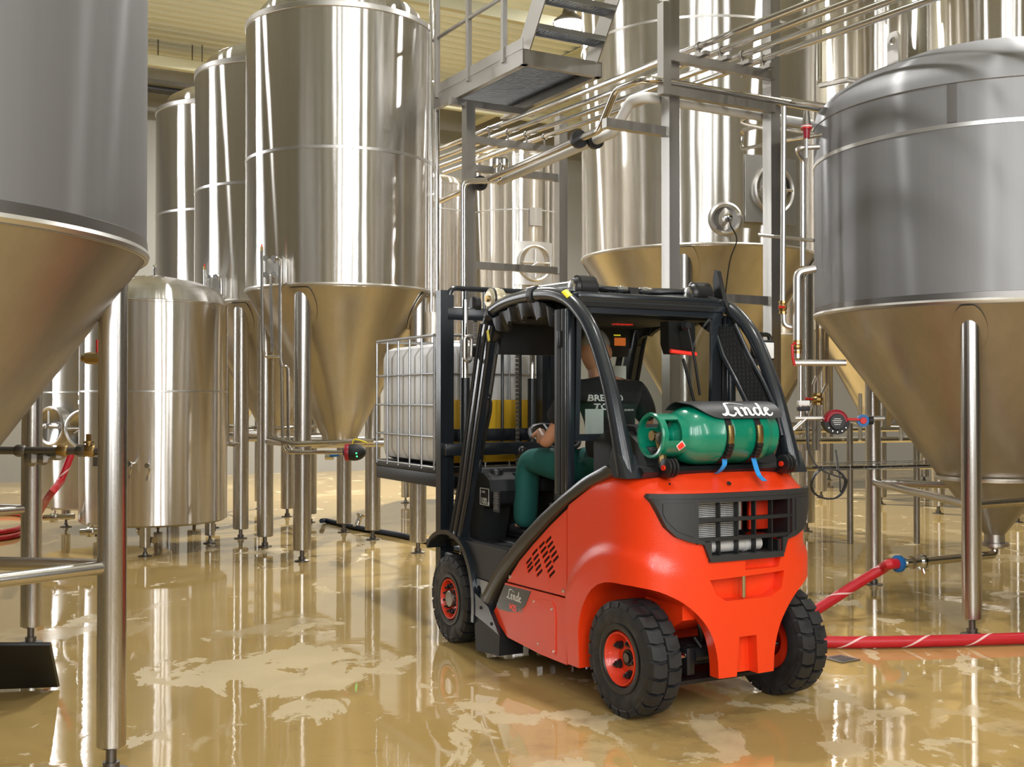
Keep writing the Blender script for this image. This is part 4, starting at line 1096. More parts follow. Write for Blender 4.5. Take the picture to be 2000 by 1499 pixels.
# steering wheel on its column
sc = V(-.42, .02, 1.355); sn = V(-.45, 0, .9).normalized(); e1 = V(0, 1, 0); e2 = sn.cross(e1)
sw = MB().tube(arc(sc, .165, 0, 2 * PI, 36, e1, e2), .014, 10, False).build('steering_wheel', M['hose_black'], fk)
m = MB().lathe([(0, -.03), (.05, -.03), (.055, 0), (.04, .02), (0, .025)], 20, sc - sn * .02, sn)
for a in (.6, 2.54, 4.71): m.tube([sc - sn * .02, sc + (e1 * math.cos(a) + e2 * math.sin(a)) * .16], .014, 8)
m.build('wheel_spokes', M['plastic'], sw)
MB().tube([sc - sn * .03, sc - sn * .36], .035, 14).build('steering_column', M['plastic'], fk)
MB().tube([(-.40, .26, 1.10), (-.42, .26, 1.25)], .010).ell((-.42, .26, 1.27), (.028, .022, .03)).build('lever', M['hose_black'], fk)
# seat
o = MB().box((-1.00, 0, 1.035), (.46, .48, .13), .05).build('seat', M['plastic'], fk)
MB().box((-1.25, 0, 1.20), (.10, .42, .26), .04, Matrix.Rotation(math.radians(-9), 3, 'Y')).build('seat_back', M['plastic'], o)
MB().box((-1.00, 0, .90), (.42, .40, .16), .02).build('seat_base', M['black'], o)
m = MB()
for i in range(6): m.box((-1.02, 0, .835 + i * .028), (.40, .44, .012), .004)
m.build('seat_bellows', M['hose_black'], o)
MB().box((-.98, .27, 1.02), (.22, .05, .11), .02).build('seat_bolster', M['grey_plastic'], o)
MB().box((-.96, .26, .955), (.26, .08, .035), .01).build('seat_rail', M['frame'], o)
MB().box((-.95, -.33, 1.28), (.38, .10, .08), .03).tube([(-.78, -.33, 1.3), (-.78, -.33, 1.40)], .014).build('arm_rest', M['plastic'], fk)
# overhead guard: two bent side tubes, roof sheet, cross members
ARC = [(-.045, .70), (-.178, 1.04), (-.328, 1.535), (-.455, 1.95), (-.515, 2.085), (-.60, 2.15), (-.846, 2.192), (-1.215, 2.195), (-1.44, 2.155), (-1.60, 2.07), (-1.745, 1.92), (-1.89, 1.652), (-2.00, 1.343), (-2.04, 1.215)]
for s in (1, -1):
    # front pillar: flat profile; from the brow on a round tube
    pts = smooth_path([(x, s * .545, z) for x, z in ARC[3:]], 6)
    MB().tube(pts, [.040 + .010 * max(0, (1.75 - q.z) / .5) if q.x < -1.2 else .040 for q in pts], 16).build('guard_tube', M['anth'], fk)
    fp = [(x, z) for x, z in ARC[:4]] + [(-.50, 2.07)]
    m = MB().strip([(x + .015, s * .585, z) for x, z in fp], [(x - .105 - (.02 if i == 0 else 0), s * .585, z - .02) for i, (x, z) in enumerate(fp)], (0, -s * .06, 0))
    pl = m.build('front_pillar', M['anth'], fk, 40)
    MB().tube([(x + .012, s * .587, z) for x, z in fp], .010, 8).build('pillar_seal', M['hose_black'], pl)
    MB().tube([(x - .065, s * .589, z) for x, z in fp], .008, 8).build('pillar_seal', M['hose_black'], pl)
    MB().tube([(x - .11, s * .575, z - .02) for x, z in fp], .012, 8).build('pillar_seal', M['hose_black'], pl)
    for x, z in ((-.56, 2.12), (-1.10, 2.2)):
        MB().lathe([(.041, -.022), (.052, -.02), (.052, .02), (.041, .022)], 20, (x, s * .545, z), (V(-.05, 0, .035) if z < 2.15 else V(1, 0, 0.02)), True).build('tube_clamp', M['hose_black'], fk)
    # door post with its window channel
    dp = [(-1.405, 2.12), (-1.405, 1.06)]
    for off, w, mt, nm in ((0, .05, 'grey_plastic', 'door_post'), (-.062, .035, 'plastic', 'window_channel'), (-.102, .03, 'anth', 'rear_post')):
        m = MB().box((-1.40 + off, s * .555, 1.585), (w, .05, 1.06 - .04), .008); m.build(nm, M[mt], fk)
    MB().box((-1.44, s * .585, 1.93), (.03, .02, .09), .004).build('hinge', M['hose_black'], fk)
    # boot of the guard on the tail
    MB().prism([(-1.975, 1.36), (-2.05, 1.31), (-2.10, 1.205), (-1.985, 1.205), (-1.94, 1.28)], s * .50, s * .590, 'y').build('guard_boot', M['anth'], fk)
    # folded door tarpaulin under the roof edge
    m = MB(); tp = smooth_path([(-.52, 0, 2.03), (-.70, 0, 2.10), (-.95, 0, 2.14), (-1.2, 0, 2.13), (-1.38, 0, 2.05)], 7)
    A = [V(p.x, s * (.565 + .012 * math.sin(i * 1.9)), p.z + .02) for i, p in enumerate(tp)]; B = [V(p.x - .02, s * (.555 + .02 * math.sin(i * 1.3 + 1)), p.z - .075 - .018 * math.sin(i * 1.1)) for i, p in enumerate(tp)]
    m.strip(A, B, (0, -s * .03, 0)).build('rolled_door_cover', M['hose_black'], fk, 80)
    # inner door window edge (thin handle bar on the front pillar)
    MB().tube(rounded([(-.36, s * .52, 1.62), (-.44, s * .49, 1.60), (-.43, s * .49, 1.52), (-.31, s * .50, 1.22), (-.24, s * .52, 1.20)], .04), .008, 8).build('grab_handle', M['hose_black'], fk)
roof = MB().box((-1.03, 0, 2.165), (.98, 1.02, .05), .02)
roof.build('roof_panel', M['anth'], fk)
m = MB()
for i in range(7): m.box((-.62 - i * .12, 0, 2.12), (.05, .95, .05), .01)
m.build('roof_bars', M['black'], fk)
MB().box((-.98, 0, 2.085), (.86, .98, .05), .02).build('headliner', M['black'], fk)
MB().prism([(-.50, 2.09), (-.56, 2.09), (-.545, 1.93), (-.53, 1.88), (-.47, 1.88)], -.48, .48, 'y').build('sun_visor', M['black'], fk)
rw0, rw1 = V(-1.47, 0, 1.37), V(-1.495, 0, 2.112)
def rwin(y, t, off=0):                                 # point of the rear window plane, bowed like the guard
    b = math.sin(PI * t) * .006
    p = rw0.lerp(rw1, t); return V(p.x - b - off, y, p.z + b * .35)
T = [i / 10 for i in range(11)]
MB().strip([rwin(-.45, t, -.01) for t in T], [rwin(.49, t, -.01) for t in T], (.005, 0, .002)).build('rear_window', M['glass'], fk)
m = MB()
for t0, t1 in ((.0, .05), (.95, 1.03)):
    m.strip([rwin(.505, t0), rwin(-.50, t0)], [rwin(.505, t1), rwin(-.50, t1)], (.03, 0, 0))
for ya, yb in ((.505, .475), (-.425, -.49)):
    m.strip([rwin(ya, t) for t in T], [rwin(yb, t) for t in T], (.03, 0, 0))
m.build('window_frame', M['anth'], fk, 40)
MB().prism([(-1.38, 2.19), (-1.50, 2.165), (-1.52, 2.135), (-1.515, 2.11), (-1.47, 2.105), (-1.38, 2.14)], -.50, .50, 'y').build('rear_header', M['anth'], fk)
# perforated panel in the right rear pillar
PP = [(-1.47, 2.03, -1.60), (-1.56, 1.85, -1.72), (-1.68, 1.70, -1.84), (-1.79, 1.55, -1.94), (-1.86, 1.40, -1.99)]
o = MB().strip([(a, -.465, z) for a, z, b in PP], [(b, -.480, z - .01) for a, z, b in PP], (0, -.02, 0)).build('perforated_panel', M['black'], fk)
m = MB()
for i in range(26):
    t = i / 25 * 3.9; k = int(t); u = t - k
    a, z, b = [PP[k][q] + (PP[k + 1][q] - PP[k][q]) * u for q in range(3)]
    for j in range(4):
        x = a + (b - a) * (.18 + .19 * j + (.09 if i % 2 else 0)); m.lathe([(0, 0), (.0075, 0), (.0075, .002), (0, .002)], 8, (x, -.464 - .015 * (x - a) / (b - a), z), (0, 1, 0))
m.build('perforations', M['grey_plastic'], o, 0, kind='stuff')
MB().tube([(a + .02, -.47, z) for a, z, b in PP], .018, 8).build('inner_pillar', M['anth'], fk)
MB().tube([(b - .02, -.49, z) for a, z, b in PP], .012, 8).build('inner_pillar', M['anth'], fk)
# wiper on its motor housing in the upper right corner of the window
o = MB().prism([(-1.37, 2.05), (-1.45, 2.05), (-1.455, 1.90), (-1.44, 1.86), (-1.40, 1.86), (-1.37, 1.92)], -.33, -.14, 'y').build('wiper_motor', M['black'], fk)
MB().tube([rwin(-.14, .68, -.02), rwin(-.32, .66, -.02)], .012).build('red_strip', M['led_red'], o)
p0, p1 = rwin(-.22, .88, .03), rwin(-.35, .16, .03)
MB().tube([p0, p0.lerp(p1, .4) + V(-.01, 0, 0), p1.lerp(p0, .25) ], .008, 8).tube([rwin(-.20, .62, .018), rwin(-.33, .12, .018)], .009, 8).lathe([(0, 0), (.03, 0), (.02, .03), (0, .03)], 14, p0 + V(.02, 0, 0), (-1, 0, 0)).build('wiper_arm', M['hose_black'], fk)
# things seen through the window: roof lamps, papers stuck in the cab
for i in range(4): MB().box((-1.0, -.07 - i * .035, 2.058), (.05, .018, .01)).build('roof_lamp', M['led_red'], fk)
# rear tray, hood, black body below the window
MB().prism([(-1.50, 1.10), (-1.50, 1.365), (-1.62, 1.43), (-1.82, 1.43), (-1.93, 1.37), (-2.00, 1.28), (-2.02, 1.22), (-1.9, 1.18)], -.46, .40, 'y').build('rear_hood', M['plastic'], fk)
MB().prism([(-1.88, 1.205), (-2.10, 1.205), (-2.125, 1.235), (-2.10, 1.256), (-2.0, 1.262), (-1.88, 1.262)], -.50, .50, 'y').build('rear_tray', M['hose_black'], fk)
MB().prism([(-1.66, 1.43), (-1.72, 1.465), (-1.84, 1.455), (-1.86, 1.42), (-1.66, 1.42)], .06, .36, 'y').build('hood_grip', M['black'], fk)
for y in (.375, -.385):                                  # rubber rollers on the tail edge
    o = MB().box((-2.13, y, 1.222), (.10, .05, .03), .008).build('roller_bracket', M['hose_black'], fk)
    for dy in (-.022, .0, .022): MB().lathe([(0, -.009), (.042, -.009), (.048, -.005), (.048, .005), (.042, .009), (0, .009)], 20, (-2.165, y + dy, 1.258), (0, 1, 0)).build('roller', M['hose_black'], o)
    MB().lathe([(0, 0), (.014, 0), (.014, .01), (0, .01)], 12, (-2.165, y + .032, 1.258), (0, 1, 0)).build('roller_bolt', M['redrim'], o)
# tilt cylinders on the roof with hoses between
for s in (1, -1):
    y = s * .40
    MB().tube([(-.40, y, 2.235), (-.78, y, 2.235)], .026, 16).build('tilt_rod', M['chrome'], fk)
    MB().tube([(-.76, y, 2.235), (-1.36, y, 2.225)], .045, 18).build('tilt_cylinder', M['anth'], fk)
    o = MB().lathe([(0, -.055), (.05, -.055), (.066, -.04), (.072, -.01), (.072, .01), (.066, .04), (.05, .055), (0, .055)], 28, (-.36, y + s * .02, 2.24), (0, s, 0)).build('tilt_joint', M['cream'], fk)
    MB().lathe([(.052, .0), (.074, .0), (.074, .012), (.052, .012)], 28, (-.36, y + s * .045, 2.24), (0, s, 0), True).build('joint_ring', M['hose_black'], o)
    MB().lathe([(0, .056), (.022, .056), (.02, .07), (0, .072)], 16, (-.36, y + s * .02, 2.24), (0, s, 0)).build('joint_cap', M['brass'], o)
    MB().lathe([(0, -.07), (.045, -.07), (.06, -.05), (.06, .05), (.045, .07), (0, .07)], 24, (-1.40, y, 2.225), (0, 1, 0)).lathe([(.06, -.055), (.066, -.05), (.066, .05), (.06, .055)], 24, (-1.40, y, 2.225), (0, 1, 0), True).build('tilt_bearing', M['hose_black'], fk)
    MB().lathe([(0, .07), (.035, .07), (.035, .09), (.015, .095), (0, .095)], 6, (-1.40, y, 2.225), (0, 1, 0)).build('bearing_nut', M['silver'], fk)
hz = 2.225
for k, (dx, dz) in enumerate(((0, .012), (-.05, 0), (.05, .0))):
    MB().tube(smooth_path([(-1.30 + dx * .3, .36, hz + .01), (-1.18 + dx, .20, hz + .02 + dz), (-1.20 + dx, 0, hz + .015), (-1.18 + dx, -.2, hz + .015 + dz), (-1.34 + dx * .4, -.36, hz + .01), (-1.50 + dx * .4, -.47, hz - .06)], 6), .015, 10).build('roof_hose', M['hose_black'], fk)
for y in (.05, -.12):
    for dx in (-.05, 0, .05): MB().lathe([(0, -.035), (.018, -.035), (.018, -.01), (.022, -.008), (.022, .008), (.018, .01), (.018, .035), (0, .035)], 10, (-1.20 + dx, y, hz + .018), (0, 1, 0)).build('hose_fitting', M['silver'], fk)
MB().prism([(-1.12, 2.19), (-1.28, 2.19), (-1.26, 2.255), (-1.16, 2.27)], -.06, .0, 'y').build('hose_block', M['plastic'], fk)
MB().tube(smooth_path([(-.55, .30, 2.24), (-.75, .25, 2.26), (-1.0, .18, 2.26), (-1.18, .15, 2.24)], 5), .014, 8).build('roof_hose', M['hose_black'], fk)
# fin on the right roof corner, rear-view mirror bracket on the left, work light on the right
MB().prism([(-1.42, 2.12), (-1.56, 2.10), (-1.50, 2.18), (-1.44, 2.36), (-1.415, 2.37), (-1.40, 2.30)], -.53, -.50, 'y').build('roof_fin', M['hose_black'], fk)
wl = MB().prism([(-1.48, 1.80), (-1.56, 1.80), (-1.56, 1.83), (-1.48, 1.85)], -.76, -.56, 'y').build('lamp_arm', M['hose_black'], fk)
lc = V(-1.52, -.775, 1.889)
MB().box(lc, (.10, .115, .125), .015).build('work_light', M['plastic'], wl)
MB().box(lc + V(-.052, 0, 0), (.012, .085, .095), .004).build('work_light_lens', M['lens'], wl)
MB().tube(rounded([lc + V(.03, -.02, -.09), lc + V(.03, -.085, -.09), lc + V(.03, -.085, .10), lc + V(.03, -.01, .10)], .03), .014, 8).build('lamp_guard', M['hose_black'], wl)
MB().box(lc + V(0, 0, -.075), (.04, .06, .03), .004).build('lamp_bracket', M['silver'], wl)
mr = MB().tube(rounded([V(-.40, .615, 1.87), V(-.41, .615, 1.99), V(-.41, .665, 1.99), V(-.41, .665, 1.85), V(-.41, .63, 1.83), V(-.40, .615, 1.87), V(-.40, .615, 1.89)], .022), .013, 8).build('mirror_bracket', M['frame'], fk)
MB().box((-.37, .595, 1.90), (.05, .04, .07), .01).build('bracket_clamp', M['hose_black'], mr)
# mast: rails, lift cylinders, chains, carriage with load guard and forks
for s in (1, -1):
    m = MB()
    for y, x in ((.44, .42), (.385, .44)):
        m.prism([(x - .04, s * y - .028), (x + .04, s * y - .028), (x + .04, s * y - .013), (x + .0, s * y - .013), (x - .0, s * y + .013), (x + .04, s * y + .013), (x + .04, s * y + .028), (x - .04, s * y + .028)], .12 if y > .4 else .35, 2.36 if y > .4 else 2.33, 'z')
    m.build('mast_rail', M['anth'], fk)
    MB().tube([(.40, s * .27, .2), (.40, s * .27, 1.75)], .034, 16).build('lift_cylinder', M['anth'], fk)
    MB().tube([(.40, s * .27, 1.75), (.40, s * .27, 2.3)], .022, 12).build('lift_rod', M['chrome'], fk)
    m = MB()
    for i in range(42): m.box((.44, s * .17, .95 + i * .031), (.012, .030, .026), .003)
    m.build('lift_chain', M['dark_steel'], fk, 0, kind='stuff')
    MB().lathe([(0, -.02), (.06, -.02), (.06, .02), (0, .02)], 20, (.44, s * .17, 2.27), (0, 1, 0)).build('chain_roller', M['hose_black'], fk)
    MB().box((.30, s * .42, .40), (.18, .06, .30), .02).build('mast_hinge', M['hose_black'], fk)
for z, x in ((2.20, .42), (1.25, .36), (.30, .40)): MB().box((x, 0, z), (.05, .90, .09), .01).build('mast_crossbar', M['anth'], fk)
LZ = .98
for z in (LZ + .02, LZ + .36): MB().box((.58, -.16, z), (.045, .98, .09), .006).build('carriage_bar', M['anth'], fk)
for y in (.10, -.42): MB().box((.545, y, LZ + .19), (.04, .05, .44), .005).build('carriage_post', M['anth'], fk)
m = MB().tube(rounded([(.60, .30, LZ + .3), (.60, .30, 2.40), (.60, -.62, 2.40), (.60, -.62, LZ + .3)], .06), .020, 10)
lg = m.build('load_guard', M['anth'], fk)
for i in range(5): MB().tube([(.60, .17 - i * .15, LZ + .3), (.60, .17 - i * .15, 2.40)], .012, 8).build('guard_bar', M['anth'], lg)
for y in (.10, -.42):
    MB().prism([(.605, LZ + .42), (.64, LZ + .42), (.645, LZ + .0), (1.75, LZ - .035), (1.75, LZ - .045), (.66, LZ - .06), (.605, LZ - .05)], y - .05, y + .05, 'y').build('fork', M['dark_steel'], fk)
# ------------------------------------------------------------------ lettering on the truck
def script_logo(w):
    """the maker's name in slanted script, as flat ribbons: strokes with a pen width at every point"""
    S = []
    S.append([(.02, .20, .05), (.05, .13, .09), (.13, .12, .10), (.22, .20, .10), (.30, .42, .11), (.36, .70, .12), (.43, .92, .10), (.53, .98, .09), (.60, .90, .07)])   # L: rising stroke
    S.append([(.43, .90, .08), (.36, .66, .10), (.30, .40, .12), (.24, .22, .13), (.16, .12, .09)])
    S.append([(.10, .17, .06), (.20, .20, .09), (.32, .12, .11), (.44, .08, .10), (.55, .14, .07), (.63, .26, .06)])
    S.append([(.48, .99, .06), (.60, 1.02, .07), (.80, .98, .07), (1.02, .88, .05), (1.18, .82, .03)])
    S.append([(.64, .40, .05), (.70, .53, .09), (.76, .56, .12), (.74, .36, .13), (.74, .16, .13), (.78, .08, .10), (.86, .10, .05)])   # i
    S.append([(.92, .48, .05), (1.00, .56, .11), (1.02, .34, .13), (1.0, .09, .13)]); S.append([(1.02, .34, .06), (1.12, .53, .09), (1.22, .54, .11), (1.22, .34, .12), (1.22, .14, .12), (1.30, .11, .08), (1.37, .18, .05)])   # n
    S.append([(1.68, .50, .07), (1.58, .56, .09), (1.47, .44, .11), (1.44, .24, .12), (1.51, .10, .10), (1.61, .18, .07), (1.70, .38, .05)])   # d
    S.append([(1.84, 1.0, .10), (1.77, .66, .12), (1.71, .36, .12), (1.72, .13, .11), (1.80, .11, .07), (1.88, .20, .05)])
    S.append([(1.89, .30, .05), (2.00, .36, .07), (2.10, .47, .08), (2.05, .56, .09), (1.96, .48, .11), (1.91, .26, .12), (1.98, .10, .10), (2.10, .11, .07), (2.20, .24, .04)])  # e
    m = MB()
    for st in S:
        P3 = smooth_path([(x, y, 0) for x, y, q in st], 5); ws = smooth_path([(q, 0, 0) for x, y, q in st], 5)
        L_, R_ = [], []
        for i, p in enumerate(P3):
            d = (P3[min(i + 1, len(P3) - 1)] - P3[max(i - 1, 0)]).normalized(); nn = V(-d.y, d.x, 0) * (ws[i].x * .5)
            L_.append(p + nn); R_.append(p - nn)
        k = len(L_); m.add(L_ + R_, [(i, i + 1, k + i + 1, k + i) for i in range(k - 1)])
    s = w / 2.20
    m.v = [((x - 1.10) * s, (y - .5) * s * .74, 0.0) for x, y, z in m.v]
    return m
# side name panel
m = frame_map(script_logo(.185), (-.885, .5690, .440), (-1, 0, -.02), (0, 0, 1)); m.build('maker_name', M['white'], fk, 0)
m = frame_map(text_mesh('H25', .05, 'LEFT', .0008), (-.83, .5690, .368), (-1, 0, -.02), (0, 0, 1)); m.build('model_name', M['led_red'], fk, 0)
m = frame_map(text_mesh('600', .032, 'LEFT'), (-.945, .5690, .364), (-1, 0, -.02), (0, 0, 1)); m.build('model_number', M['galv'], fk, 0)
# noise plate in the cab foot-well
o = MB().box((-.37, .5665, .80), (.13, .002, .125)).build('noise_plate', M['black'], fk, label='black plate reading 100 dB') if False else None
q = MB().box((-.385, .508, .985), (.13, .006, .12)).build('noise_plate', M['black'], fk, label='black noise plate reading 100 dB')
m = frame_map(text_mesh('100', .055, 'LEFT', .0006), (-.335, .512, .955), (-1, 0, 0), (0, 0, 1)); n0 = len(m.v)
t2 = frame_map(text_mesh('dB', .026, 'LEFT'), (-.425, .512, .945), (-1, 0, 0), (0, 0, 1)); m.add(t2.v, t2.f)
for a, b, c, d in ((-.325, 1.035, .12, .003), (-.325, .932, .12, .003)): m.box((a - .06, .512, b), (c, .001, d))
for a in (-.325, -.445): m.box((a, .512, .983), (.003, .001, .105))
m.build('noise_print', M['paper'], q, 0)
t2 = frame_map(text_mesh('L WA', .024, 'LEFT'), (-.335, .512, 1.012), (-1, 0, 0), (0, 0, 1)); t2.build('noise_print', M['paper'], q, 0)
m = MB()
for i in range(9): m.box((-.545, .512, .92 + i * .012), (.06 - .012 * (i % 3), .001, .004))
q2 = MB().box((-.545, .508, .965), (.08, .006, .13)).build('data_plate', M['black'], fk); m.build('data_print', M['galv'], q2, 0)
# hood lettering, warning labels, papers seen in the cab
m = frame_map(text_mesh('AQ2', .06, 'LEFT', 0, .2), (-1.985, .40, 1.33), (0, -1, 0), (.45, 0, .9)); m.build('hood_letters', M['frame'], fk, 0)
tl = V(.32, 0, -.18).normalized()
m = MB(); c = V(-1.475, .545, 2.147); nn = V(-.5, .55, .75).normalized(); ex = tl.cross(nn).cross(nn).normalized()
ex = (V(-1, 0, -.62).normalized()); ey = nn.cross(ex).normalized(); nn = ex.cross(ey)
A, B = [], []
for i in range(5):
    a = .55 + i * .22; rr = .0412
    d = V(0, math.cos(a), 0) + V(-.53, 0, .85) * math.sin(a)
    A.append(c + d * rr - ex * .035); B.append(c + d * rr + ex * .035)
MB().strip(A, B, nn * .0015).build('warning_label', M['yellow_label'], fk)
MB().box((-.585, .587, 1.99), (.025, .003, .07), 0, Matrix.Rotation(.3, 3, 'Y')).build('warning_label', M['yellow_label'], fk)
MB().box((-1.464, .203, 1.922), (.002, .075, .045)).build('inspection_label', M['orange_label'], fk, label='orange label stuck in the cab window')
MB().box((-1.464, .222, 1.958), (.002, .045, .008)).build('yellow_strip', M['yellow_label'], fk)
MB().box((-.52, -.42, 1.76), (.004, .10, .12)).build('paper_sheet', M['paper'], fk)
MB().strip([(-1.452, .425, 1.40), (-1.452, .305, 1.40)], [(-1.452, .425, 1.545), (-1.452, .305, 1.545)], (.002, 0, 0)).build('paper_sheet', M['paper'], fk, label='pale sheet taped inside the rear window')
# front screen frame of the cab
m = MB()
for y in (.47, -.47): m.tube([(-.20, y, 1.10), (-.50, y, 2.06)], .022, 8)
m.tube([(-.50, .47, 2.06), (-.50, -.47, 2.06)], .025, 8).tube([(-.20, .47, 1.10), (-.20, -.47, 1.10)], .02, 8)
m.build('front_screen_frame', M['anth'], fk)

# ------------------------------------------------------------------ gas cylinder, cover plate, straps (all in truck coordinates, then placed in the hall)
GC = V(-2.06, .04, 1.415); GR = .154
def placed(o):
    o.matrix_world = FM @ Matrix.Translation(o.location); return o
gt = thing('gas_cylinder', 'green gas cylinder lying across the tail of the fork-lift', 'gas cylinder', (0, 0, 0))
gt.matrix_world = FM
b = .30
prof = [(0, -.33), (GR * .5, -.325), (GR * .8, -.31), (GR * .95, -.29), (GR, -.26), (GR, -.045), (GR + .003, -.04), (GR, -.035), (GR, .11), (GR * .97, .15), (GR * .88, .19), (GR * .72, .22), (GR * .5, .245), (GR * .3, .258), (.04, .265), (.04, .31), (0, .31)]
MB().lathe(prof, 64, GC, (0, 1, 0)).build('cylinder_body', M['green'], gt)
def collar(y0, y1, r, gaps, nm):
    m = MB(); N_ = 48
    for g0, g1, ya, yb in gaps:
        n = max(3, int((g1 - g0) / (2 * PI) * N_)); A, B = [], []
        vs = []; 
        for i in range(n + 1):
            a = g0 + (g1 - g0) * i / n; d = V(math.cos(a), 0, math.sin(a))
            for rr in (r - .004, r + .004):
                for yy in (ya, yb): vs.append(GC + d * rr + V(0, yy, 0))
        f = []
        for i in range(n):
            q = i * 4; f += [(q, q + 4, q + 5, q + 1), (q + 2, q + 3, q + 7, q + 6), (q, q + 2, q + 6, q + 4), (q + 1, q + 5, q + 7, q + 3)]
        f += [(0, 1, 3, 2), (n * 4, n * 4 + 2, n * 4 + 3, n * 4 + 1)]
        m.add(vs, f)
    return m
m = collar(.22, .37, .108, [(0, 2 * PI, .215, .26), (0, 2 * PI, .342, .37), (-.6, .35, .255, .345), (1.2, 2.3, .255, .345), (3.35, 4.3, .255, .345)], 'guard_collar')
m.lathe([(.098, .365), (.112, .362), (.118, .37), (.112, .38), (.098, .378)], 48, GC, (0, 1, 0), True)
m.build('guard_collar', M['green'], gt)
m = collar(-.36, -.30, .118, [(0, 2 * PI, -.36, -.30)], 'foot_ring'); m.build('foot_ring', M['green'], gt)
o = MB().lathe([(0, .30), (.018, .30), (.018, .35), (.026, .352), (.026, .37), (0, .37)], 16, GC, (0, 1, 0)).build('valve', M['brass'], gt)
MB().lathe([(0, -.012), (.03, -.012), (.034, 0), (.03, .012), (0, .012)], 12, GC + V(-.055, .345, -.01), (-1, 0, 0)).build('hand_wheel', M['frame'], o)
MB().tube([GC + V(0, .345, 0), GC + V(-.05, .345, -.01)], .012).tube([GC + V(-.01, .345, 0), GC + V(-.05, .33, -.14)], .013).lathe([(0, -.02), (.022, -.02), (.022, .02), (0, .02)], 6, GC + V(-.045, .333, -.12), (-.3, 0, -1)).build('gas_fitting', M['brass'], o)
MB().tube(smooth_path([GC + V(-.05, .33, -.14), GC + V(-.06, .32, -.17), GC + V(-.02, .40, -.19), GC + V(.08, .47, -.15)], 6), .010, 8).build('gas_hose', M['hose_black'], o)
def on_gc(a, y, off=0): return GC + V(math.cos(a), 0, math.sin(a)) * (GR + off) + V(0, y, 0)
# hazard diamond on the neck collar
a0 = PI + .45; r = .114
def ongc2(u, w_, off=0): 
    a = a0 - w_ / r; return GC + V(math.cos(a), 0, math.sin(a)) * (r + off) + V(0, .262 - u, 0)
for k, (e, mt, nm) in enumerate(((.030, 'white', 'hazard_border'), (.023, 'led_red', 'hazard_diamond'))):
    MB().add([ongc2(e, 0, .001 + .001 * k), ongc2(0, e, .001 + .001 * k), ongc2(-e, 0, .001 + .001 * k), ongc2(0, -e, .001 + .001 * k), ongc2(0, 0, .0015 + .001 * k)], [(0, 1, 4), (1, 2, 4), (2, 3, 4), (3, 0, 4)]).build(nm, M[mt], gt, 0)
# cover plate with maker name, curved over the cylinder
PR = GR + .016
def ongp(a, y, off=0): return GC + V(math.cos(a), 0, math.sin(a)) * (PR + off) + V(0, y, 0)
a_hi, a_lo = math.radians(62), math.radians(150)
A, B = [], []
for i in range(29):
    t = i / 28; y = .20 - t * .57
    lo = a_lo if t > .30 else a_hi + .35 + (a_lo - a_hi - .35) * (1 - (1 - t / .30) ** 2) ** .5
    if t > .97: lo -= .12
    A.append((a_hi - .25, y)); B.append((lo, y))
NR = 10; vs = []
for off in (0, .004):
    for (ah, y), (al, _) in zip(A, B):
        for j in range(NR + 1): vs.append(ongp(ah + (al - ah) * j / NR, y, off))
n1 = NR + 1; f = []; H_ = len(A) * n1
for b_ in (0, H_):
    for i in range(len(A) - 1):
        for j in range(NR): f.append((b_ + i * n1 + j, b_ + i * n1 + j + 1, b_ + (i + 1) * n1 + j + 1, b_ + (i + 1) * n1 + j))
for i in range(len(A) - 1):
    for j in (0, NR): f.append((i * n1 + j, (i + 1) * n1 + j, H_ + (i + 1) * n1 + j, H_ + i * n1 + j))
for i in (0, len(A) - 1):
    for j in range(NR): f.append((i * n1 + j, i * n1 + j + 1, H_ + i * n1 + j + 1, H_ + i * n1 + j))
cp = MB().add(vs, f).build('cover_plate', M['grey_plastic'], fk, label='dark grey curved cover over the gas cylinder with white maker name')
lg_ = script_logo(.335); ac = math.radians(129)
lg_.v = [tuple(ongp(ac - p[1] / PR, -.14 - p[0], .0055)) for p in lg_.v]
lg_.build('maker_name', M['white'], cp, 0)
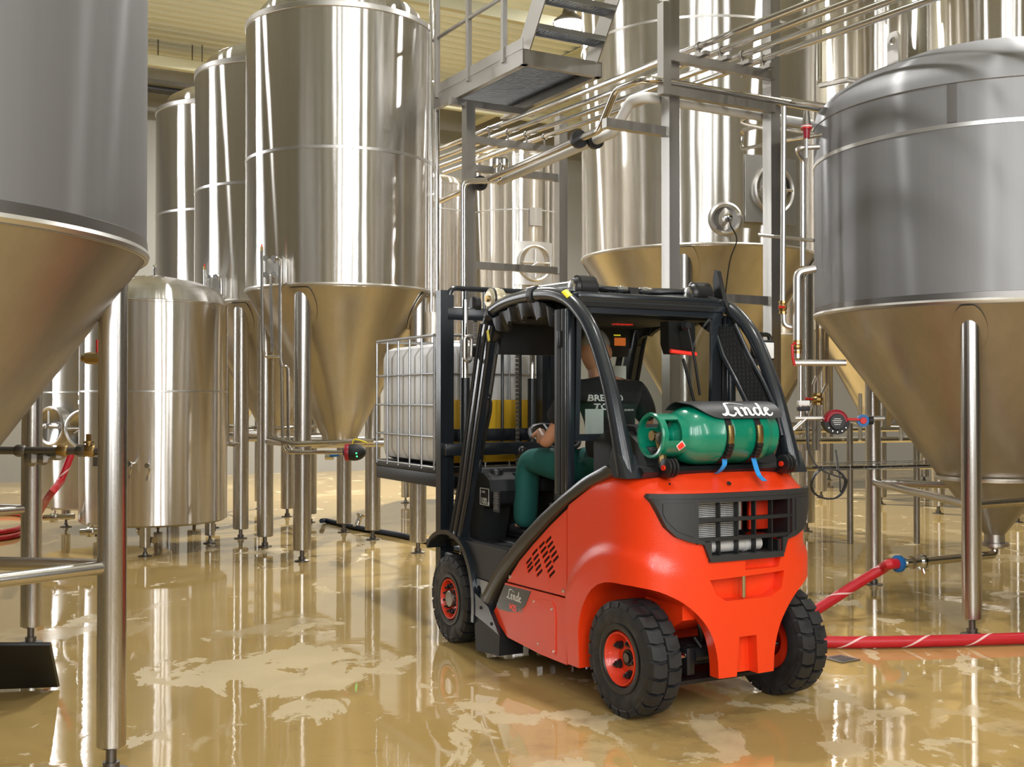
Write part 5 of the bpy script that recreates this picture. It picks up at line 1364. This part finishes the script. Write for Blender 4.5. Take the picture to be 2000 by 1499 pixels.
for k, y in enumerate((-.005, -.195)):
    st = thing('ratchet_strap', 'black ratchet strap %s the green gas cylinder, with blue tail' % ('nearer the valve of', 'nearer the foot of')[k], 'strap', (0, 0, 0), 0, 'straps on the gas cylinder'); st.matrix_world = FM
    an = [math.radians(v) for v in range(100, 262, 6)]
    A = [on_gc(a, y + .019, .003) for a in an]; B = [on_gc(a, y - .019, .003) for a in an]
    nn = len(A); off = [on_gc(a, y + .019, .006) for a in an] + [on_gc(a, y - .019, .006) for a in an]
    MB().add(A + B + off, [(i, i + 1, nn + i + 1, nn + i) for i in range(nn - 1)] + [(2 * nn + i, 3 * nn + i, 3 * nn + i + 1, 2 * nn + i + 1) for i in range(nn - 1)] + [(i, 2 * nn + i, 2 * nn + i + 1, i + 1) for i in range(nn - 1)] + [(nn + i, nn + i + 1, 3 * nn + i + 1, 3 * nn + i) for i in range(nn - 1)]).build('webbing', M['hose_black'], st)
    o = MB()
    for da in range(6):
        a = math.radians(166 + da * 5); o.box(on_gc(a, y, .014), (.012, .034, .022), .002, Matrix.Rotation(-(a - PI), 3, 'Y'))
    o.build('ratchet', M['brass'], st)
    o = MB()
    for da in range(4):
        a = math.radians(197 + da * 7); o.box(on_gc(a, y, .018), (.018, .036, .020), .004, Matrix.Rotation(-(a - PI), 3, 'Y'))
    o.build('ratchet_drum', M['hose_black'], st)
    p = on_gc(math.radians(228), y, .012)
    if k == 1: pts = [p, p + V(-.015, -.005, -.05), p + V(-.03, -.01, -.085), p + V(-.06, .0, -.098), p + V(-.10, .01, -.112)]
    else: pts = [p, p + V(-.008, .008, -.03), p + V(.01, .02, -.06), p + V(.03, .03, -.075)]
    pts = smooth_path(pts, 4)
    MB().strip([q + V(0, .015, 0) for q in pts], [q - V(0, .015, 0) for q in pts], (-.003, 0, .002)).build('strap_tail', M['blue_strap'], st)

# ------------------------------------------------------------------ white liquid tote carried on the forks
tt = thing('liquid_tote', 'white plastic liquid tote in a steel bar cage, lifted on the forks', 'tote', (0, 0, 0)); tt.matrix_world = FM
X0, X1, Y0, Y1, Z0 = .70, 1.90, .36, -.64, LZ - .035
m = MB()
for y in (Y0 - .06, (Y0 + Y1) / 2, Y1 + .06): m.box(((X0 + X1) / 2, y, Z0 + .06), (X1 - X0, .11, .10), .01)
m.box(((X0 + X1) / 2, (Y0 + Y1) / 2, Z0 + .135), (X1 - X0, Y0 - Y1, .05), .01)
# pallet feet straddle the forks
m.v = [(x, y, z + .005) for x, y, z in m.v]
m.build('pallet', M['plastic'], tt)
MB().box(((X0 + X1) / 2, (Y0 + Y1) / 2, Z0 + .62), (X1 - X0 - .05, Y0 - Y1 - .05, .90), .09).build('bottle', M['tote'], tt, 40)
MB().lathe([(0, 0), (.11, 0), (.11, .04), (.09, .05), (0, .05)], 28, ((X0 + X1) / 2, (Y0 + Y1) / 2, Z0 + 1.065)).build('lid', M['white'], tt)
def cage_bar(a, b, r=.009): return MB().tube([a, b], r, 8).build('cage_bar', M['galv'], tt)
zb, zt = Z0 + .16, Z0 + 1.12
for i in range(6):
    x = X0 + .03 + i * (X1 - X0 - .06) / 5
    for y in (Y0, Y1): cage_bar((x, y, zb - .02), (x, y, zt))
for i in range(1, 5):
    y = Y0 + i * (Y1 - Y0) / 5
    for x in (X0, X1): cage_bar((x, y, zb - .02), (x, y, zt))
for z in (zb, zb + .22, zb + .45, zb + .68, zt):
    MB().tube(rounded([(X0 + .3, Y0, z), (X0, Y0, z), (X0, Y1, z), (X1, Y1, z), (X1, Y0, z), (X0 + .3, Y0, z)], .05), .008 if z < zt else .012, 8).build('cage_ring', M['galv'], tt)
MB().box((X0 - .012, (Y0 + Y1) / 2 + .02, Z0 + .42), (.008, .86, .46), .003).build('yellow_panel', M['yellow'], tt, label='yellow sheet on the side towards the cab')

# ------------------------------------------------------------------ driver
def skin_body(name, chains, mat, parent, sub=2, smooth_it=True, root=0):
    """grow one surface over joints: chains of (point, radius); a chain may begin at an earlier joint's index"""
    vs, rs, es = [], [], []
    for ch in chains:
        prev = None
        for it in ch:
            if isinstance(it, int): prev = it; continue
            vs.append(it[0]); rs.append(it[1]); i = len(vs) - 1
            if prev is not None: es.append((prev, i))
            prev = i
    me = bpy.data.meshes.new(name); me.from_pydata([tuple(v) for v in vs], es, [])
    o = bpy.data.objects.new(name, me); COL.objects.link(o)
    md = o.modifiers.new('skin', 'SKIN'); md.use_smooth_shade = True; md.branch_smoothing = .5
    for i, r in enumerate(rs):
        sv = me.skin_vertices[0].data[i]
        sv.radius = r if isinstance(r, tuple) else (r, r)
        sv.use_root = (i == root)
    ss = o.modifiers.new('sub', 'SUBSURF'); ss.levels = sub; ss.render_levels = sub
    bpy.context.view_layer.update(); baked(o)
    o.data.materials.clear(); o.data.materials.append(M[mat])
    o.data.polygons.foreach_set('use_smooth', [True] * len(o.data.polygons))
    o.parent = parent
    return o
man = thing('person', 'man in black shirt and green trousers driving, seen from behind in the cab', 'person', (0, 0, 0)); man.matrix_world = FM
PX, PY = -1.00, .0
HIP = V(PX, PY, 1.17)
kneeL, kneeR = V(-.49, .25, 1.21), V(-.47, -.16, 1.21)
ankL, ankR = V(-.40, .23, .80), V(-.34, -.14, .82)
shL, shR = V(-1.03, .23, 1.665), V(-1.03, -.20, 1.665)
elL, elR = V(-.86, .335, 1.335), V(-.93, -.36, 1.36)
wrL, wrR = V(-.62, .24, 1.39), V(-.72, -.32, 1.38)
chains = [
    [(HIP, .06), (V(-1.06, 0, 1.32), (.08, .10)), (V(-1.05, 0, 1.48), (.09, .13)), (V(-1.03, .01, 1.65), (.085, .13)), (V(-1.0, .03, 1.73), .058), (V(-.985, .04, 1.775), .055)],
    [0, (V(-.93, .10, 1.17), .035), (V(-.68, .21, 1.205), .045), (kneeL, .062), (V(-.44, .24, .98), .055), (ankL, .04), (V(-.33, .24, .755), .04), (V(-.22, .24, .745), .03)],
    [0, (V(-.93, -.10, 1.17), .035), (V(-.68, -.15, 1.205), .045), (kneeR, .062), (V(-.41, -.15, .98), .055), (ankR, .04), (V(-.26, -.14, .76), .04), (V(-.16, -.14, .75), .03)],
    [3, (shL, .058), (V(-.95, .285, 1.47), .05), (elL, .042), (V(-.74, .29, 1.36), .036), (wrL, .026), (V(-.575, .215, 1.398), .030)],
    [3, (shR, .058), (V(-.99, -.30, 1.48), .05), (elR, .042), (V(-.82, -.34, 1.365), .036), (wrR, .026), (V(-.675, -.305, 1.385), .030)],
]
body = skin_body('body', chains, 'skin', man)
# head: egg with jaw, brow, nose, mouth, ears; looks ahead and a little left
HC = V(-.955, .045, 1.885)
RH = Matrix.Rotation(math.radians(-26), 3, 'Z') @ Matrix.Rotation(math.radians(8), 3, 'Y')
m = MB(); nu, nv = 28, 20; vs = []
for i in range(nv + 1):
    th = PI * i / nv
    for j in range(nu):
        ph = 2 * PI * j / nu
        x, y, z = math.sin(th) * math.cos(ph), math.sin(th) * math.sin(ph), -math.cos(th)
        X, Y, Z = x * .112, y * .090, z * .138
        if z < -.1: Y *= 1 - .22 * min(1, (-z - .1)); X *= 1 - (.28 if x < 0 else .05) * min(1, -z - .1)
        if x > .5 and abs(y) < .28 and -.32 < z < .18: X += .022 * (1 - abs(y) / .28) * (1 - abs(z + .15) / .33 if z < .18 else 0)
        if x > .6 and -.62 < z < -.45 and abs(y) < .4: X += .006
        if x > .6 and .18 < z < .34: X += .005
        vs.append(HC + RH @ V(X, Y, Z))
fs = [(i * nu + j, i * nu + (j + 1) % nu, (i + 1) * nu + (j + 1) % nu, (i + 1) * nu + j) for i in range(nv) for j in range(nu)]
head = m.add(vs, fs).build('head', M['skin'], man, 60)
for s in (1, -1):
    MB().ell(HC + RH @ V(-.005, s * .091, -.005), (.024, .010, .036), 14, 10, RH).ell(HC + RH @ V(.0, s * .097, -.005), (.014, .006, .024), 10, 8, RH).build('ear', M['skin'], head)
    MB().ell(HC + RH @ V(.098, s * .034, .012), (.010, .014, .009), 12, 8, RH).build('eye', M['eye'], head)
MB().ell(HC + RH @ V(.100, 0, -.078), (.010, .024, .006), 12, 6, RH).build('mouth', M['redrim'] if False else M['skin'], head)
m = MB(); vs = []                                       # short grey hair: cap over the crown, bare at the back of the neck
for i in range(11):
    th = PI * (.03 + .40 * i / 10)
    for j in range(nu):
        ph = 2 * PI * j / nu; t2_ = th * (1.0 if math.cos(ph) < .35 else .62)
        x, y, z = math.sin(t2_) * math.cos(ph), math.sin(t2_) * math.sin(ph), math.cos(t2_)
        k_ = 1.06 if i < 10 else 1.0
        vs.append(HC + RH @ V(x * .112 * k_, y * .092 * k_, z * .138 * k_))
fs = [(i * nu + j, i * nu + (j + 1) % nu, (i + 1) * nu + (j + 1) % nu, (i + 1) * nu + j) for i in range(10) for j in range(nu)] + [tuple(range(nu))]
m.add(vs, fs).build('hair', M['hair'], man, 60)
MB().tube([V(-.985, .03, 1.68), V(-.972, .04, 1.84)], [.064, .060], 18).build('neck', M['skin'], man)
chains = [
    [(V(-1.03, 0, 1.20), (.155, .175)), (V(-1.06, 0, 1.34), (.155, .185)), (V(-1.05, .01, 1.50), (.15, .205)), (V(-1.03, .015, 1.64), (.115, .18)), (V(-1.005, .03, 1.735), .078)],
    [3, (shL, .082), (V(-.955, .30, 1.52), .074), (V(-.915, .318, 1.45), .070)],
    [3, (shR, .082), (V(-.99, -.295, 1.53), .074), (V(-.97, -.32, 1.46), .070)]]
shirt = skin_body('shirt', chains, 'shirt', man)
chains = [
    [(V(-1.02, 0, 1.15), (.17, .19)), (V(-1.04, 0, 1.25), (.165, .185))],
    [0, (V(-.92, .12, 1.165), .125), (V(-.68, .21, 1.205), .102), (V(-.485, .25, 1.215), .086), (V(-.45, .245, 1.05), .088), (V(-.43, .24, .90), .084), (V(-.415, .238, .765), .082)],
    [0, (V(-.92, -.12, 1.165), .125), (V(-.68, -.15, 1.205), .102), (V(-.465, -.16, 1.215), .086), (V(-.41, -.15, 1.05), .088), (V(-.37, -.145, .90), .084), (V(-.35, -.14, .775), .082)]]
skin_body('trousers', chains, 'trousers', man)
for p in (V(-.36, .24, .755), V(-.29, -.14, .765)):
    o = MB().ell(p + V(.04, 0, -.005), (.135, .05, .045), 20, 10).build('shoe', M['hose_black'], man)
    MB().box(p + V(.04, 0, -.034), (.25, .085, .02), .009).build('sole', M['black'], o)
# hands: palm and five separate bent fingers
def hand(w, d, up, s, curl, nm):
    """w wrist point, d pointing along the hand, up the back of the hand, s +1 thumb side along d x up"""
    d = d.normalized(); up = (up - d * up.dot(d)).normalized(); sd = d.cross(up) * s
    ch = [[(w, .024), (w + d * .035, (.016, .030)), (w + d * .075, (.014, .036))]]
    for k_, (off, ln) in enumerate(((.028, .068), (.010, .078), (-.009, .073), (-.027, .058))):
        b0 = w + d * .078 + sd * off; pts = [b0]
        dd = d.copy()
        for j, fr in enumerate((.45, .32, .25)):
            an = curl * (.7 if j == 0 else 1); dd = (dd * math.cos(an) - up * math.sin(an)); upn = None
            pts.append(pts[-1] + dd * ln * fr)
            up_ = up
        ch.append([2] + [(p_, r_) for p_, r_ in zip(pts, (.0105, .0100, .0090, .0078))])
    b0 = w + d * .025 + sd * .03
    ch.append([1, (b0, .0125), (b0 + d * .022 + sd * .018 - up * .010, .0110), (b0 + d * .050 + sd * .018 - up * .026, .0090)])
    return skin_body(nm, ch, 'skin', man, 1)
hand(V(-.60, .228, 1.395), V(.75, -.42, -.05), V(.3, .1, .95), -1, .85, 'left_hand')
hand(V(-.70, -.315, 1.383), V(.9, .2, -.02), V(0, 0, 1), 1, .75, 'right_hand')
# print on the back of the shirt, laid on the cloth
bpy.context.view_layer.update()
bv = BVHTree.FromPolygons([v.co.copy() for v in shirt.data.vertices], [list(p.vertices) for p in shirt.data.polygons])
def on_shirt(m, y, z, nm):
    out, bad = [], set()
    for i, (px_, pz_, _) in enumerate(m.v):
        h = bv.ray_cast(V(-2.0, y - px_, z + pz_), V(1, 0, 0))
        if not h[0]: bad.add(i)
        out.append(tuple((h[0] + V(-.004, 0, 0)) if h[0] else V(-1.2, y - px_, z + pz_)))
    m.v = out; m.f = [f_ for f_ in m.f if not bad & set(f_)]; m.build(nm, M['white'], shirt, 0)
def dense(m, n=1):
    bm = bmesh.new(); vs_ = [bm.verts.new((p[0], p[1], 0)) for p in m.v]
    for f_ in m.f:
        try: bm.faces.new([vs_[i] for i in f_])
        except ValueError: pass
    bmesh.ops.triangulate(bm, faces=bm.faces[:])
    bmesh.ops.subdivide_edges(bm, edges=bm.edges[:], cuts=n, use_grid_fill=True)
    bm.verts.index_update(); r = MB(); r.add([v.co.copy() for v in bm.verts], [[v.index for v in f_.verts] for f_ in bm.faces]); bm.free(); return r
on_shirt(dense(text_mesh('BREWED', .052, 'CENTER', .0015)), .09, 1.605, 'shirt_print')
on_shirt(dense(text_mesh('TO', .052, 'LEFT', .0015)), .162, 1.553, 'shirt_print')
on_shirt(dense(text_mesh('.COM . DE  .DE BREWED', .014, 'LEFT', .0004)), .07, 1.535, 'shirt_print')
# ------------------------------------------------------------------ hoses
def hose(name, pts, r, mat, label, cat='hose', n=14, sub=6):
    P3 = smooth_path(pts, sub)
    o = MB().tube(P3, r, n).build(name, M[mat]); tag(o, label, cat); return o, P3
def hose_marks(o, P3, r, mat, pitch=.55, ln=.20, turns=.55, w=.007):
    """pale lettering stripe that winds round the hose, broken into short runs"""
    s = 0; acc = [0]
    for a, b in zip(P3, P3[1:]): acc.append(acc[-1] + (b - a).length)
    def at_s(d):
        for i in range(len(P3) - 1):
            if d <= acc[i + 1]:
                t = (d - acc[i]) / max(1e-6, acc[i + 1] - acc[i]); return P3[i].lerp(P3[i + 1], t), (P3[i + 1] - P3[i]).normalized()
        return P3[-1], (P3[-1] - P3[-2]).normalized()
    d = .1
    while d + ln < acc[-1]:
        A, B = [], []
        for k in range(9):
            p, t = at_s(d + ln * k / 8)
            side = t.cross(V(0, 0, 1)).normalized(); up = side.cross(t)
            if side.y > 0: side = -side
            for e, L_ in ((-1, A), (1, B)):
                an = math.radians(150) - k / 8 * PI * .95 + e * w / r
                q = side * math.sin(an) * 1 + up * math.cos(an) * 1
                q = side * max(-1, math.sin(an)) + up * math.cos(an)
                L_.append(p + q * (r + .0015))
        n = len(A)
        MB().add(A + B, [(i, i + 1, n + i + 1, n + i) for i in range(n - 1)]).build('stripe', M[mat], o)
        d += pitch
P = COUP + COUPD * .05
MB0 = thing('hose_end', 'blue collar and steel spigot between red hose and right tank outlet', 'coupling', (0, 0, 0))
MB().lathe([(.03, -.02), (.055, -.02), (.062, -.01), (.062, .015), (.05, .022), (.03, .022)], 28, P + COUPD * .02, COUPD, True).build('collar', M['blue'], MB0)
MB().tube([COUP - COUPD * .01, P + COUPD * .02], .028, 14).build('spigot', M['chrome'], MB0)
g = lambda px, py: V((px - 1000) * 3520 / (py - 780) / FPX, 3520 / (py - 780), 0)
h0 = P + COUPD * .0
pts = [P + COUPD * .02, P + COUPD * .12 + V(0, 0, .002), at(1722, 1112, 8.30), at(1672, 1142, 8.25), at(1610, 1182, 8.15), at(1555, 1215, 8.02), V(1.86, 7.75, .04), V(1.70, 7.52, .040), V(1.78, 7.33, .040), V(2.06, 7.25, .040), V(2.6, 7.27, .040), V(3.3, 7.36, .040), V(4.2, 7.5, .040), V(5.2, 7.55, .04)]
o, P3 = hose('red_hose', pts, .038, 'red_hose', 'thick red hose from the right tank outlet along the floor behind the fork-lift')
hose_marks(o, P3, .038, 'pink', .42, .22)
o, P3 = hose('dark_hose', [at(628, 1018, 14.2), g(640, 1022) + V(0, 0, .03), g(700, 1036) + V(0, 0, .03), g(780, 1050) + V(0, 0, .03), g(850, 1066) + V(0, 0, .03), g(905, 1080) + V(0, 0, .03), V(-.2, 11.3, .03)], .030, 'navy', 'dark blue hose lying on the floor under the row of bright tanks')
hc = thing('pipe_coupling', 'steel hose coupling lying at the end of the dark blue hose on the floor', 'coupling', (0, 0, 0))
q = g(698, 1034)
MB().lathe([(0, 0), (.05, 0), (.05, .02), (.035, .03), (.03, .12), (.04, .14), (.055, .15), (.055, .17), (0, .17)], 20, q + V(0, -.06, .03), V(.3, .2, .9)).build('body', M['chrome'], hc)
o, P3 = hose('red_hose', [at(140, 885, 9.5), at(118, 940, 9.4), at(92, 975, 9.3), g(62, 1040) + V(0, 0, .06), g(30, 1052) + V(0, 0, .03), g(-30, 1060) + V(0, 0, .03), g(-140, 1062) + V(0, 0, .03)], .030, 'red_hose', 'red hose hanging behind the left foreground leg down to the floor')
hose_marks(o, P3, .030, 'pink', .5, .16)
o, P3 = hose('red_hose', [g(-160, 1048) + V(0, 0, .03), g(-60, 1050) + V(0, 0, .03), g(30, 1040) + V(0, 0, .03), g(62, 1020) + V(0, 0, .03), g(30, 1008) + V(0, 0, .03), g(-60, 1012) + V(0, 0, .03)], .030, 'red_hose', 'red hose in a flat loop on the floor at the left edge')
# ------------------------------------------------------------------ iron pipe with brass valves behind the left foreground leg
ip = thing('iron_pipe', 'dark iron pipe with brass fittings crossing behind the left foreground leg', 'pipe', (0, 0, 0))
YL = 6.3
B = lambda x, y: at(x, y, YL)
MB().tube([B(-60, 880), B(238, 882)], .022, 14).build('pipe', M['dark_steel'], ip)
for x, mt in ((40, 'dark_steel'), (122, 'brass'), (160, 'dark_steel'), (175, 'brass')):
    MB().lathe([(0, -.03), (.028, -.03), (.034, -.02), (.034, .02), (.028, .03), (0, .03)], 8, B(x, 881), (1, 0, 0)).build('fitting', M[mt], ip)
MB().tube([B(173, 880), B(173, 862)], .016).lathe([(0, 0), (.03, 0), (.03, .012), (0, .012)], 16, B(173, 866), (0, 0, 1)).lathe([(0, 0), (.016, 0), (.016, .04), (0, .04)], 6, B(173, 862), (0, 0, 1)).build('bleed_valve', M['brass'], ip)
MB().box(B(205, 902), (.12, .04, .05)).build('bracket', M['dark_steel'], ip)
rg = MB(); rp = [B(62, 895) , B(85, 892), B(110, 890)]
for i, p in enumerate(rp): rg.ell(p + V(0, 0, -.004 - .012 * (i % 2)), (.045, .025, .045 - .01 * i), 9, 6)
tag(rg.build('rag', M['frame'], None, 0), 'crumpled grey rag tied under the dark iron pipe', 'rag')
vv = thing('red_lever_valve', 'brass valve with red lever high behind the left foreground leg', 'valve', (0, 0, 0))
MB().tube(rounded([B(160, 700), B(232, 700), B(232, 881)], .06), .020).lathe([(0, -.04), (.034, -.04), (.034, .04), (0, .04)], 8, B(182, 700), (1, 0, 0)).build('body', M['brass'], vv)
MB().tube([B(190, 692), B(190, 664)], .008).build('lever', M['red_handle'], vv)
gl = thing('level_glass', 'upright sight pipe with tap before the half hidden small tank', 'pipe', (0, 0, 0))
def C_(x, y):
    a, z = hit_cyl(TS2, .80, x, y); return V(TS2[0], TS2[1], 0) + on_cyl(a, .80, z)
for x in (156, 164): MB().tube([C_(x, 690), C_(x, 800)], .012 if x == 156 else .006, 8).build('pipe', M['weld'], gl)
for y in (768, 786): MB().lathe([(0, -.02), (.024, -.02), (.024, .02), (0, .02)], 10, C_(157, y), (0, 0, 1)).build('fitting', M['chrome'], gl)
MB().tube([C_(172, 756), C_(205, 755)], .012).tube([C_(157, 768), C_(157, 768) + V(.05, .18, 0)], .012).tube([C_(205, 755), C_(205, 755) + V(.03, .15, 0)], .012).tube(smooth_path([C_(174, 756), C_(168, 770), C_(176, 784)], 5), .008).lathe([(0, -.02), (.02, -.02), (.02, .02), (0, .02)], 10, C_(175, 756), (1, 0, 0)).build('tap', M['chrome'], gl)
for k, (x, y, lb) in enumerate(((100, 1012, 'steel pipe stub with tap just over the floor behind the left leg'), (172, 1040, 'steel coupling low over the floor beside the small tank'))):
    t = thing('drain_tap', lb, 'tap', (0, 0, 0)); Y_ = 11.8 - k * .5
    MB().tube([at(x - 15, y, Y_), at(x + 45, y - 3, Y_)], .03).build('pipe', M['pipe'], t)
    MB().lathe([(0, -.03), (.05, -.03), (.05, -.01), (.035, 0), (.05, .01), (.05, .03), (0, .03)], 16, at(x + 5, y, Y_), (1, 0, 0)).tube([at(x + 8, y, Y_), at(x + 8, y - 14, Y_), at(x, y - 17, Y_)], .010).build('coupling', M['chrome'], t)
# ------------------------------------------------------------------ pipe cluster with box on each bright row tank, cross pipes, actuator
def cluster(c, Yf, s, label):
    """three slim pipes from a connection box on the shell down past the cone"""
    t = thing('pipe_cluster', label, 'pipes', (0, 0, 0), 0, 'pipe clusters on the row tanks')
    dx = c[0]; K = lambda x, y, d=0: at(x, y, Yf + d)
    X = lambda x: s[0] + (x - 540) * s[2]; Yp = lambda y: 780 + (y - 780) * s[2] + s[1]
    k = lambda x, y, d=0: K(X(x), Yp(y), d)
    MB().box(k(541, 530, .06), (.20, .05, .24), .006).box(k(555, 530, .02), (.02, .08, .26), .004).build('connection_box', M['weld'], t)
    for x, y in ((519, 505), (519, 537), (535, 505), (535, 537)):
        MB().lathe([(0, -.02), (.028, -.02), (.028, .02), (0, .02)], 14, k(x, y, .0), (0, -1, 0)).build('union', M['chrome'], t)
    pipe(t, [k(511, 490, -.05), k(513, 680, -.05), k(517, 697, -.05), k(545, 697, -.05)], .016, 'pipe', 'slim_pipe', .05)
    pipe(t, [k(535, 508, -.0), k(545, 503, -.03), k(547, 520, -.05), k(547, 700, -.05), k(550, 720, -.05), k(552, 870, -.05), k(556, 882, -.05), k(580, 884, -.05)], .016, 'pipe', 'slim_pipe', .05)
    pipe(t, [k(535, 540, -.0), k(530, 536, -.03), k(529, 560, -.05), k(531, 690, -.05)], .016, 'pipe', 'slim_pipe', .04)
    pipe(t, [k(547, 715, -.03), k(562, 716, -.03), k(563, 870, -.03), k(568, 880, -.03), k(590, 880, -.03)], .016, 'pipe', 'slim_pipe', .04)
    MB().lathe([(0, 0), (.014, 0), (.016, .04), (.012, .05), (0, .05)], 12, k(511, 492, -.05), (0, 0, 1)).build('vent_plug', M['brass'], t)
    MB().lathe([(0, .05), (.01, .05), (.006, .075), (0, .08)], 8, k(511, 492, -.05), (0, 0, 1)).build('plug_cap', M['led_red'], t)
    return t
cluster(TM, 11.02, (540, 0, 1.0), 'slim pipes with connection box on the tank nearest the white tote')
cluster((TM[0] - 1.04, TM[1] + 1.8), 12.75, (425, 0, .87), 'slim pipes with connection box on the second row tank, above the small tank')
dp = thing('down_pipe', 'pair of thin upright pipes running up the right side of the tank with the tote', 'pipes', (0, 0, 0))
for i, (x, y1) in enumerate(((842, 0), (853, 60))): MB().tube([at(x, y1 - 40, 11.8), at(x, 610, 11.8)], .020 if i == 0 else .030, 12).build('pipe', M['pipe'], dp)
for y in (160, 380): MB().box(at(843, y, 11.8), (.10, .03, .02), .004).build('clip', M['weld'], dp)
ac = thing('valve_actuator', 'black valve actuator with green lights under the cone beside the white tote', 'actuator', (0, 0, 0))
c = at(692, 884, 10.6)
MB().ell(c, (.11, .08, .08), 20, 12).build('housing', M['black'], ac, 60)
MB().lathe([(.03, -.02), (.08, -.02), (.082, 0), (.08, .02), (.03, .02)], 24, c + V(-.065, 0, 0), (1, 0, 0), True).build('ring', M['pump_red'], ac)
for dx, dz in ((.03, -.005), (.035, -.035)): MB().ell(c + V(dx, -.077, dz), (.008, .006, .007), 8, 6).build('indicator', M['led_green'], ac)
MB().tube(smooth_path([c + V(-.02, 0, .07), c + V(0, 0, .12), c + V(.06, 0, .11), c + V(.12, 0, .09)], 5), .007, 6).build('lead', M['yellow_label'], ac)
tp = thing('transfer_pipe', 'two level steel pipes under the cone left of the white tote, blue handled valve below', 'pipes', (0, 0, 0))
pipe(tp, [at(525, 855, 11.0), at(580, 868, 10.75), at(730, 862, 10.75)], .026, 'pipe', 'pipe', .05)
pipe(tp, [at(565, 884, 10.9), at(692, 884, 10.62)], .018, 'pipe', 'pipe')
pipe(tp, [at(440, 832, 13.2), at(520, 838, 13.0), at(640, 832, 12.8)], .022, 'pipe', 'pipe')
o = MB().lathe([(0, -.04), (.03, -.04), (.03, .04), (0, .04)], 12, at(643, 893, 11.2), (1, 0, 0)).build('ball_valve', M['chrome'], tp)
MB().tube([at(645, 891, 11.15), at(660, 890, 11.1)], .012).build('valve_handle', M['blue'], o)
# ------------------------------------------------------------------ floor things
bl = thing('floor_squeegee', 'black rubber scraper blade lying on the wet floor at the left edge', 'scraper', (0, 0, 0))
p0, p1 = at(-60, 1262, 5.85), at(96, 1262, 5.95)
q0, q1 = g(-60, 1352), g(116, 1345)
q0.z = q1.z = .012
MB().add([p0, p1, q1, q0] + [v + V(0, .03, .0) for v in (p0, p1, q1, q0)], [(0, 1, 2, 3), (7, 6, 5, 4), (0, 4, 5, 1), (1, 5, 6, 2), (2, 6, 7, 3), (3, 7, 4, 0)]).build('blade', M['hose_black'], bl, 0)
MB().tube([q0 + V(0, .02, .02), q1 + V(-.12, .02, .02)], .02, 10).build('lip', M['black'], bl)
MB().tube([p0 + V(0, .02, 0), p1 + V(0, .02, 0)], .014, 8).build('rim', M['hose_black'], bl)
dc = g(1635, 1287)
o = MB().box(dc + V(.02, 0, .004), (.16, .16, .006), .002, Matrix.Rotation(GRID, 3, 'Z')).build('drain_cover', M['frame']); tag(o, 'square floor drain cover behind the right rear wheel', 'drain')
m = MB()
for i in range(5): m.box(dc + V(.02, 0, .0078) + Matrix.Rotation(GRID, 3, 'Z') @ V(0, -.05 + .025 * i, 0), (.11, .008, .001), 0, Matrix.Rotation(GRID, 3, 'Z'))
m.build('slot', M['black'], o, 0, kind='stuff')
# ------------------------------------------------------------------ roof things: lamp, duct, black pipe
lp = thing('high_bay_lamp', 'bright round ceiling lamp seen between the stair treads', 'lamp', (0, 0, 0))
c = at(1112, 46, 17.5); 
MB().lathe([(0, 0), (.26, 0), (.27, .02), (.24, .05), (.12, .14), (.10, .22), (0, .23)], 32, c).build('housing', M['dark_steel'], lp)
MB().lathe([(0, -.01), (.235, -.01), (.245, .005), (0, .006)], 32, c).build('diffuser', M['lamp_glow'], lp)
MB().tube([c + V(0, 0, .22), V(c.x, c.y, CEIL)], .01, 6).build('cord', M['hose_black'], lp)
du = thing('air_duct', 'pale air duct hung under the roof beyond the left row of tanks', 'duct', (0, 0, 0))
a, b = at(240, 82, 21.5), at(402, 92, 21.5); a.z = b.z = 7.9
a = a - W * 0; b = a + W * 2.2
bar(MB(), a, b, .30, .24).build('duct', M['frame'], du, 0)
for t in (.3, .6, .85):
    p = a.lerp(b, t); MB().tube([p + V(0, 0, .1), V(p.x, p.y, CEIL)], .012, 6).build('hanger_rod', M['dark_steel'], du)
bp_ = thing('dark_pipe', 'thick black pipe under the roof below the pale duct', 'pipe', (0, 0, 0))
MB().tube([a + V(0, -.1, -.30), b + V(0, -.1, -.30) - W * .15], .075, 16).build('pipe', M['hose_black'], bp_)
MB().lathe([(0, -.03), (.09, -.03), (.09, .03), (0, .03)], 16, b + V(0, -.1, -.30) - W * .12, W).build('end_flange', M['white'], bp_)
for t in (.2, .7):
    p = a.lerp(b, t) + V(0, -.1, -.3); MB().tube([p, V(p.x, p.y, CEIL)], .01, 6).build('hanger_rod', M['dark_steel'], bp_)

# far pipe runs behind the right tank and the fork-lift
fp = thing('header_pipes', 'level steel pipe runs far back between tank legs, right of the fork-lift', 'pipes', (0, 0, 0))
for y, Y, x0, x1, r in ((842, 12.6, 1490, 1800, .028), (862, 12.4, 1480, 1840, .035), (915, 12.2, 1560, 1880, .030)):
    pipe(fp, [at(x0, y, Y), at(x1, y - 4, Y + 1.0)], r, 'pipe', 'pipe')
for x in (1600, 1680, 1760): pipe(fp, [at(x, 770, 12.9), at(x, 862, 12.7)], .022, 'pipe', 'riser')
for x in (1540, 1660, 1790):
    p = at(x, 915, 12.5); MB().tube([V(p.x, p.y, .001), V(p.x, p.y, p.z + .5)], .035, 12).build('stand', M['frame'], fp)
bx = thing('low_bench', 'low dark steel bench far back under the pipe runs', 'bench', (0, 0, 0))
a = g(1690, 905); MB().box(a + V(.3, 0, .52), (1.8, .6, .05), .01).build('top', M['dark_steel'], bx)
for dx in (-.55, 1.15):
    for dy in (-.25, .25): MB().box(a + V(dx, dy, .25), (.05, .05, .50)).build('leg', M['dark_steel'], bx)
